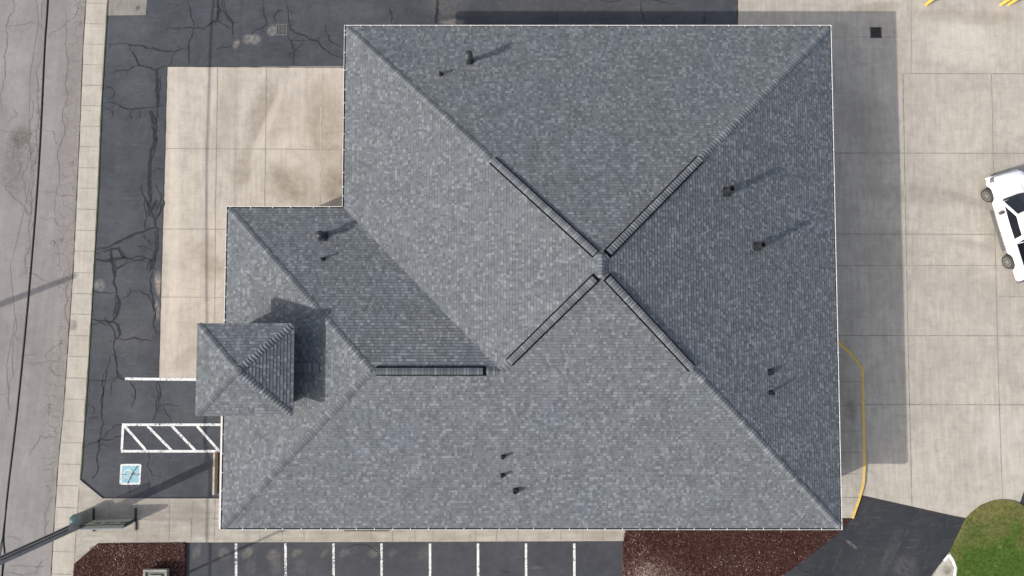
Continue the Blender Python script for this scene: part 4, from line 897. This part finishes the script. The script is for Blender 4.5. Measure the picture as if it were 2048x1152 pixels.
b.f.append(tuple(range(n))[::-1]); b.t.append(.5); b.mi.append(0); b.f.append(tuple(range((len(st)-1)*n, len(st)*n))); b.t.append(.5); b.mi.append(0)
# tailgate
b.box(rear+.02, rear+.10, -.86, .86, .72, 1.25)
body = b.build('body', M_wp, tk, smooth=True)
b = MB(); b.box(rear+.11, bed_end-.02, -.84, .84, .742, .76)
for s_ in (-1, 1): b.box(rear+.11, bed_end-.02, min(s_*.83, s_*.842), max(s_*.83, s_*.842), .76, 1.22)
b.build('bed_liner', M_bedl, tk)
b = MB(); b.box(xa-.45, xf+.5, -.80, .80, .30, .62); b.build('chassis', M_trim, tk)
# cab
bx = [bed_end+.06, bed_end+.10, .40, hood_st-.05]; 
def cabring(z, xr, xfr, yw):
    return [(xr, -yw*.93), (xr-.03, 0), (xr, yw*.93), (xr+.14, yw), ((xr+xfr)/2, yw*1.01), (xfr-.16, yw*.975), (xfr-.05, yw*.86), (xfr+.06, 0), (xfr-.05, -yw*.86), (xfr-.16, -yw*.975), ((xr+xfr)/2, -yw*1.01), (xr+.14, -yw)]
levels = [(1.15, bed_end+.03, hood_st+.02, .93), (1.22, bed_end+.04, hood_st-.06, .915), (1.68, bed_end+.22, hood_st-.86, .74), (1.77, bed_end+.32, hood_st-1.0, .68), (1.80, bed_end+.55, hood_st-1.25, .55)]
b = MB(); rs = []
for z, xr, xfr, yw in levels:
    k = len(b.v); cr_ = cabring(z, xr, xfr, yw); b.v += [(x, y, z) for x, y in cr_]; rs.append(k)
m_ = 12
for i in range(len(rs)-1):
    for k in range(m_): b.f.append((rs[i]+k, rs[i+1]+k, rs[i+1]+(k+1) % m_, rs[i]+(k+1) % m_)); b.t.append(.5); b.mi.append(0)
b.f.append(tuple(rs[-1]+k for k in reversed(range(m_)))); b.t.append(.5); b.mi.append(0)
b.build('cab', M_wp, tk, smooth=True)
def lvpt(k, f, out=.012):
    """point on the cab side between level 1 (f=0) and level 2 (f=1)"""
    a_ = Vector((*cabring(0, *levels[1][1:])[k], levels[1][0])); c_ = Vector((*cabring(0, *levels[2][1:])[k], levels[2][0]))
    p = a_+(c_-a_)*f; n_ = Vector((p.x-(-.25 if k not in (0, 1, 2) else 0), p.y, 0)).normalized() if k in (6, 7, 8) else Vector((0, 1 if p.y > 0 else -1, 0)) if k not in (0, 1, 2) else Vector((-1, 0, 0))
    return p+n_*out+Vector((0, 0, out*.6))
def pane(name, ks, f0, f1, mat=M_cg):
    b = MB(); lo = [lvpt(k, f0) for k in ks]; hi = [lvpt(k, f1) for k in ks]
    for i in range(len(ks)-1): b.face([lo[i], lo[i+1], hi[i+1], hi[i]])
    for f in b.f: pass
    return b.build(name, mat, tk)
pane('windshield', (6, 7, 8), -.04, .97)
pane('rear_window', (0, 1, 2), .2, .85)
def side(k0, k1, t0_, t1_, s0=0, s1=0):
    b = MB(); L0, H0 = lvpt(k0, .10, .016), lvpt(k0, .93, .016); L1, H1 = lvpt(k1, .10, .016), lvpt(k1, .93, .016)
    b.face([L0+(L1-L0)*t0_, L0+(L1-L0)*t1_, H0+(H1-H0)*(t1_+s1), H0+(H1-H0)*(t0_+s0)]); b.build('side_window', M_cg, tk)
side(3, 4, .10, 1.0, .04); side(4, 5, .0, .98); side(10, 11, .0, .90); side(9, 10, .02, 1.0)
# sunroof
b = MB(); b.box(-.35, .25, -.36, .36, 1.80, 1.806); b.build('sunroof', M_cg, tk)
# hood creases: flat grey strips, their shade put into the colour
b = MB()
for s_ in (-1, 1): b.face([(hood_st+.12, s_*.42, 1.166), (front-.32, s_*.34, 1.128), (front-.32, s_*.36, 1.126), (hood_st+.12, s_*.44, 1.164)])
b.build('hood_crease_shade', simple('crease_shade', (.45, .45, .46), .4), body)
b = MB(); b.face([(hood_st-.04, -.84, 1.206), (hood_st+.06, -.80, 1.19), (hood_st+.13, 0, 1.215), (hood_st+.06, .80, 1.19), (hood_st-.04, .84, 1.206), (hood_st-.0, 0, 1.225)]); b.build('cowl', M_trim, tk)
def wheel(x, y, steer=0):
    e = empty('wheel', (x, y, .39), steer); e.parent = tk; s_ = 1 if y > 0 else -1
    b = MB(); b.lathe([(.25, -.12), (.37, -.13), (.39, -.09), (.395, 0), (.39, .09), (.37, .13), (.25, .12)], 32, axis='y'); b.build('tyre', M_tyre, e, smooth=True)
    b = MB(); b.lathe([(.05, .05*s_), (.25, .04*s_), (.25, .09*s_)] , 24, axis='y'); b.build('wheel_well', M_trim, e)
    b = MB(); b.lathe([(.23, .095*s_), (.262, .10*s_), (.262, .13*s_), (.235, .128*s_)], 28, axis='y', caps=False)
    for k in range(8):
        a_ = 2*pi*k/8; M = Matrix.Rotation(-a_, 4, 'Y')
        b.box(.05, .245, .098 if s_ > 0 else -.122, .122 if s_ > 0 else -.098, -.022, .022, M)
    b.lathe([(.065, .09*s_), (.065, .128*s_), (.04, .134*s_)], 16, axis='y'); b.build('rim', M_rim, e)
for x, y, sst in ((xf, .90, radians(9)), (xf, -.90, radians(9)), (xa, .90, 0), (xa, -.90, 0)): wheel(x, y, sst)
for s_ in (1, -1):
    b = MB(); b.box(-1.25, 1.05, .98, 1.13, .42, .47); b.box(-1.2, -1.1, .85, 1.0, .40, .46); b.box(.9, 1.0, .85, 1.0, .40, .46)
    for q in ((-1.1, -.35), (.1, .9)): b.box(q[0], q[1], 1.0, 1.11, .47, .478)
    if s_ < 0: b.v = [(v[0], -v[1], v[2]) for v in b.v]; b.f = [f[::-1] for f in b.f]
    b.build('running_board', simple('grey tread', (.12, .12, .118), .6), tk, bevel=.01)
    b = MB(); b.lathe([(.03, -.12), (.10, -.10), (.13, 0), (.11, .10), (.04, .13)], 12, Matrix.Translation((.80, s_*1.12, 1.22)) @ Matrix.Diagonal((.8, 1, .9, 1)), axis='y'); mr = b.build('mirror', simple('mirror housing', (.10, .10, .10), .35), tk, smooth=True)
    b = MB(); b.box(.76, .84, min(s_*.90, s_*1.05), max(s_*.90, s_*1.05), 1.14, 1.18); b.build('mirror_arm', M_trim, mr)
    for xh in (-.95, .18): b = MB(); b.box(xh, xh+.2, min(s_*.99, s_*1.02), max(s_*.99, s_*1.02), .96, .99); b.build('door_handle', M_chrome, tk)
    for xd in (bed_end-.01, -.22, .86):
        b = MB(); b.box(xd-.006, xd+.006, min(s_*.93, s_*1.003), max(s_*.93, s_*1.003), .50, 1.10); b.build('door_gap', simple('gap', (.1, .1, .1), .8), body)
    b = MB(); hl_ = [ring(front-.30, 'hood', wmul=.97, drop=.025), ring(front-.14, 'hood', wmul=.93, drop=.07), ring(front-.05, 'hood', wmul=.86, drop=.12), ring(front-.005, 'hood', wmul=.74, drop=.19)]
    for u_, v_ in zip(hl_[:-1], hl_[1:]):
        for k_ in (2, 3): q_ = [Vector(u_[k_]), Vector(v_[k_]), Vector(v_[k_+1]), Vector(u_[k_+1])]; b.face([(p_.x+.016, s_*(p_.y+.012), p_.z+.014) for p_ in q_]); b.build('headlight', simple('lamp glass', (.30, .31, .33), .15), tk)
    b = MB(); b.box(rear-.015, rear+.12, min(s_*.80, s_*.965), max(s_*.80, s_*.965), .82, 1.18); b.build('taillight', simple('red lens', (.16, .012, .02), .25), tk, bevel=.02)
b = MB(); b.box(front-.08, front+.06, -.86, .86, .42, .66); b.build('front_bumper', M_wp, tk, bevel=.05)
b = MB(); b.box(front-.02, front+.012, -.55, .55, .68, .93); b.build('grille', M_trim, tk)
b = MB(); b.box(rear-.14, rear+.03, -.92, .92, .45, .64); b.build('rear_bumper', M_chrome, tk, bevel=.03)
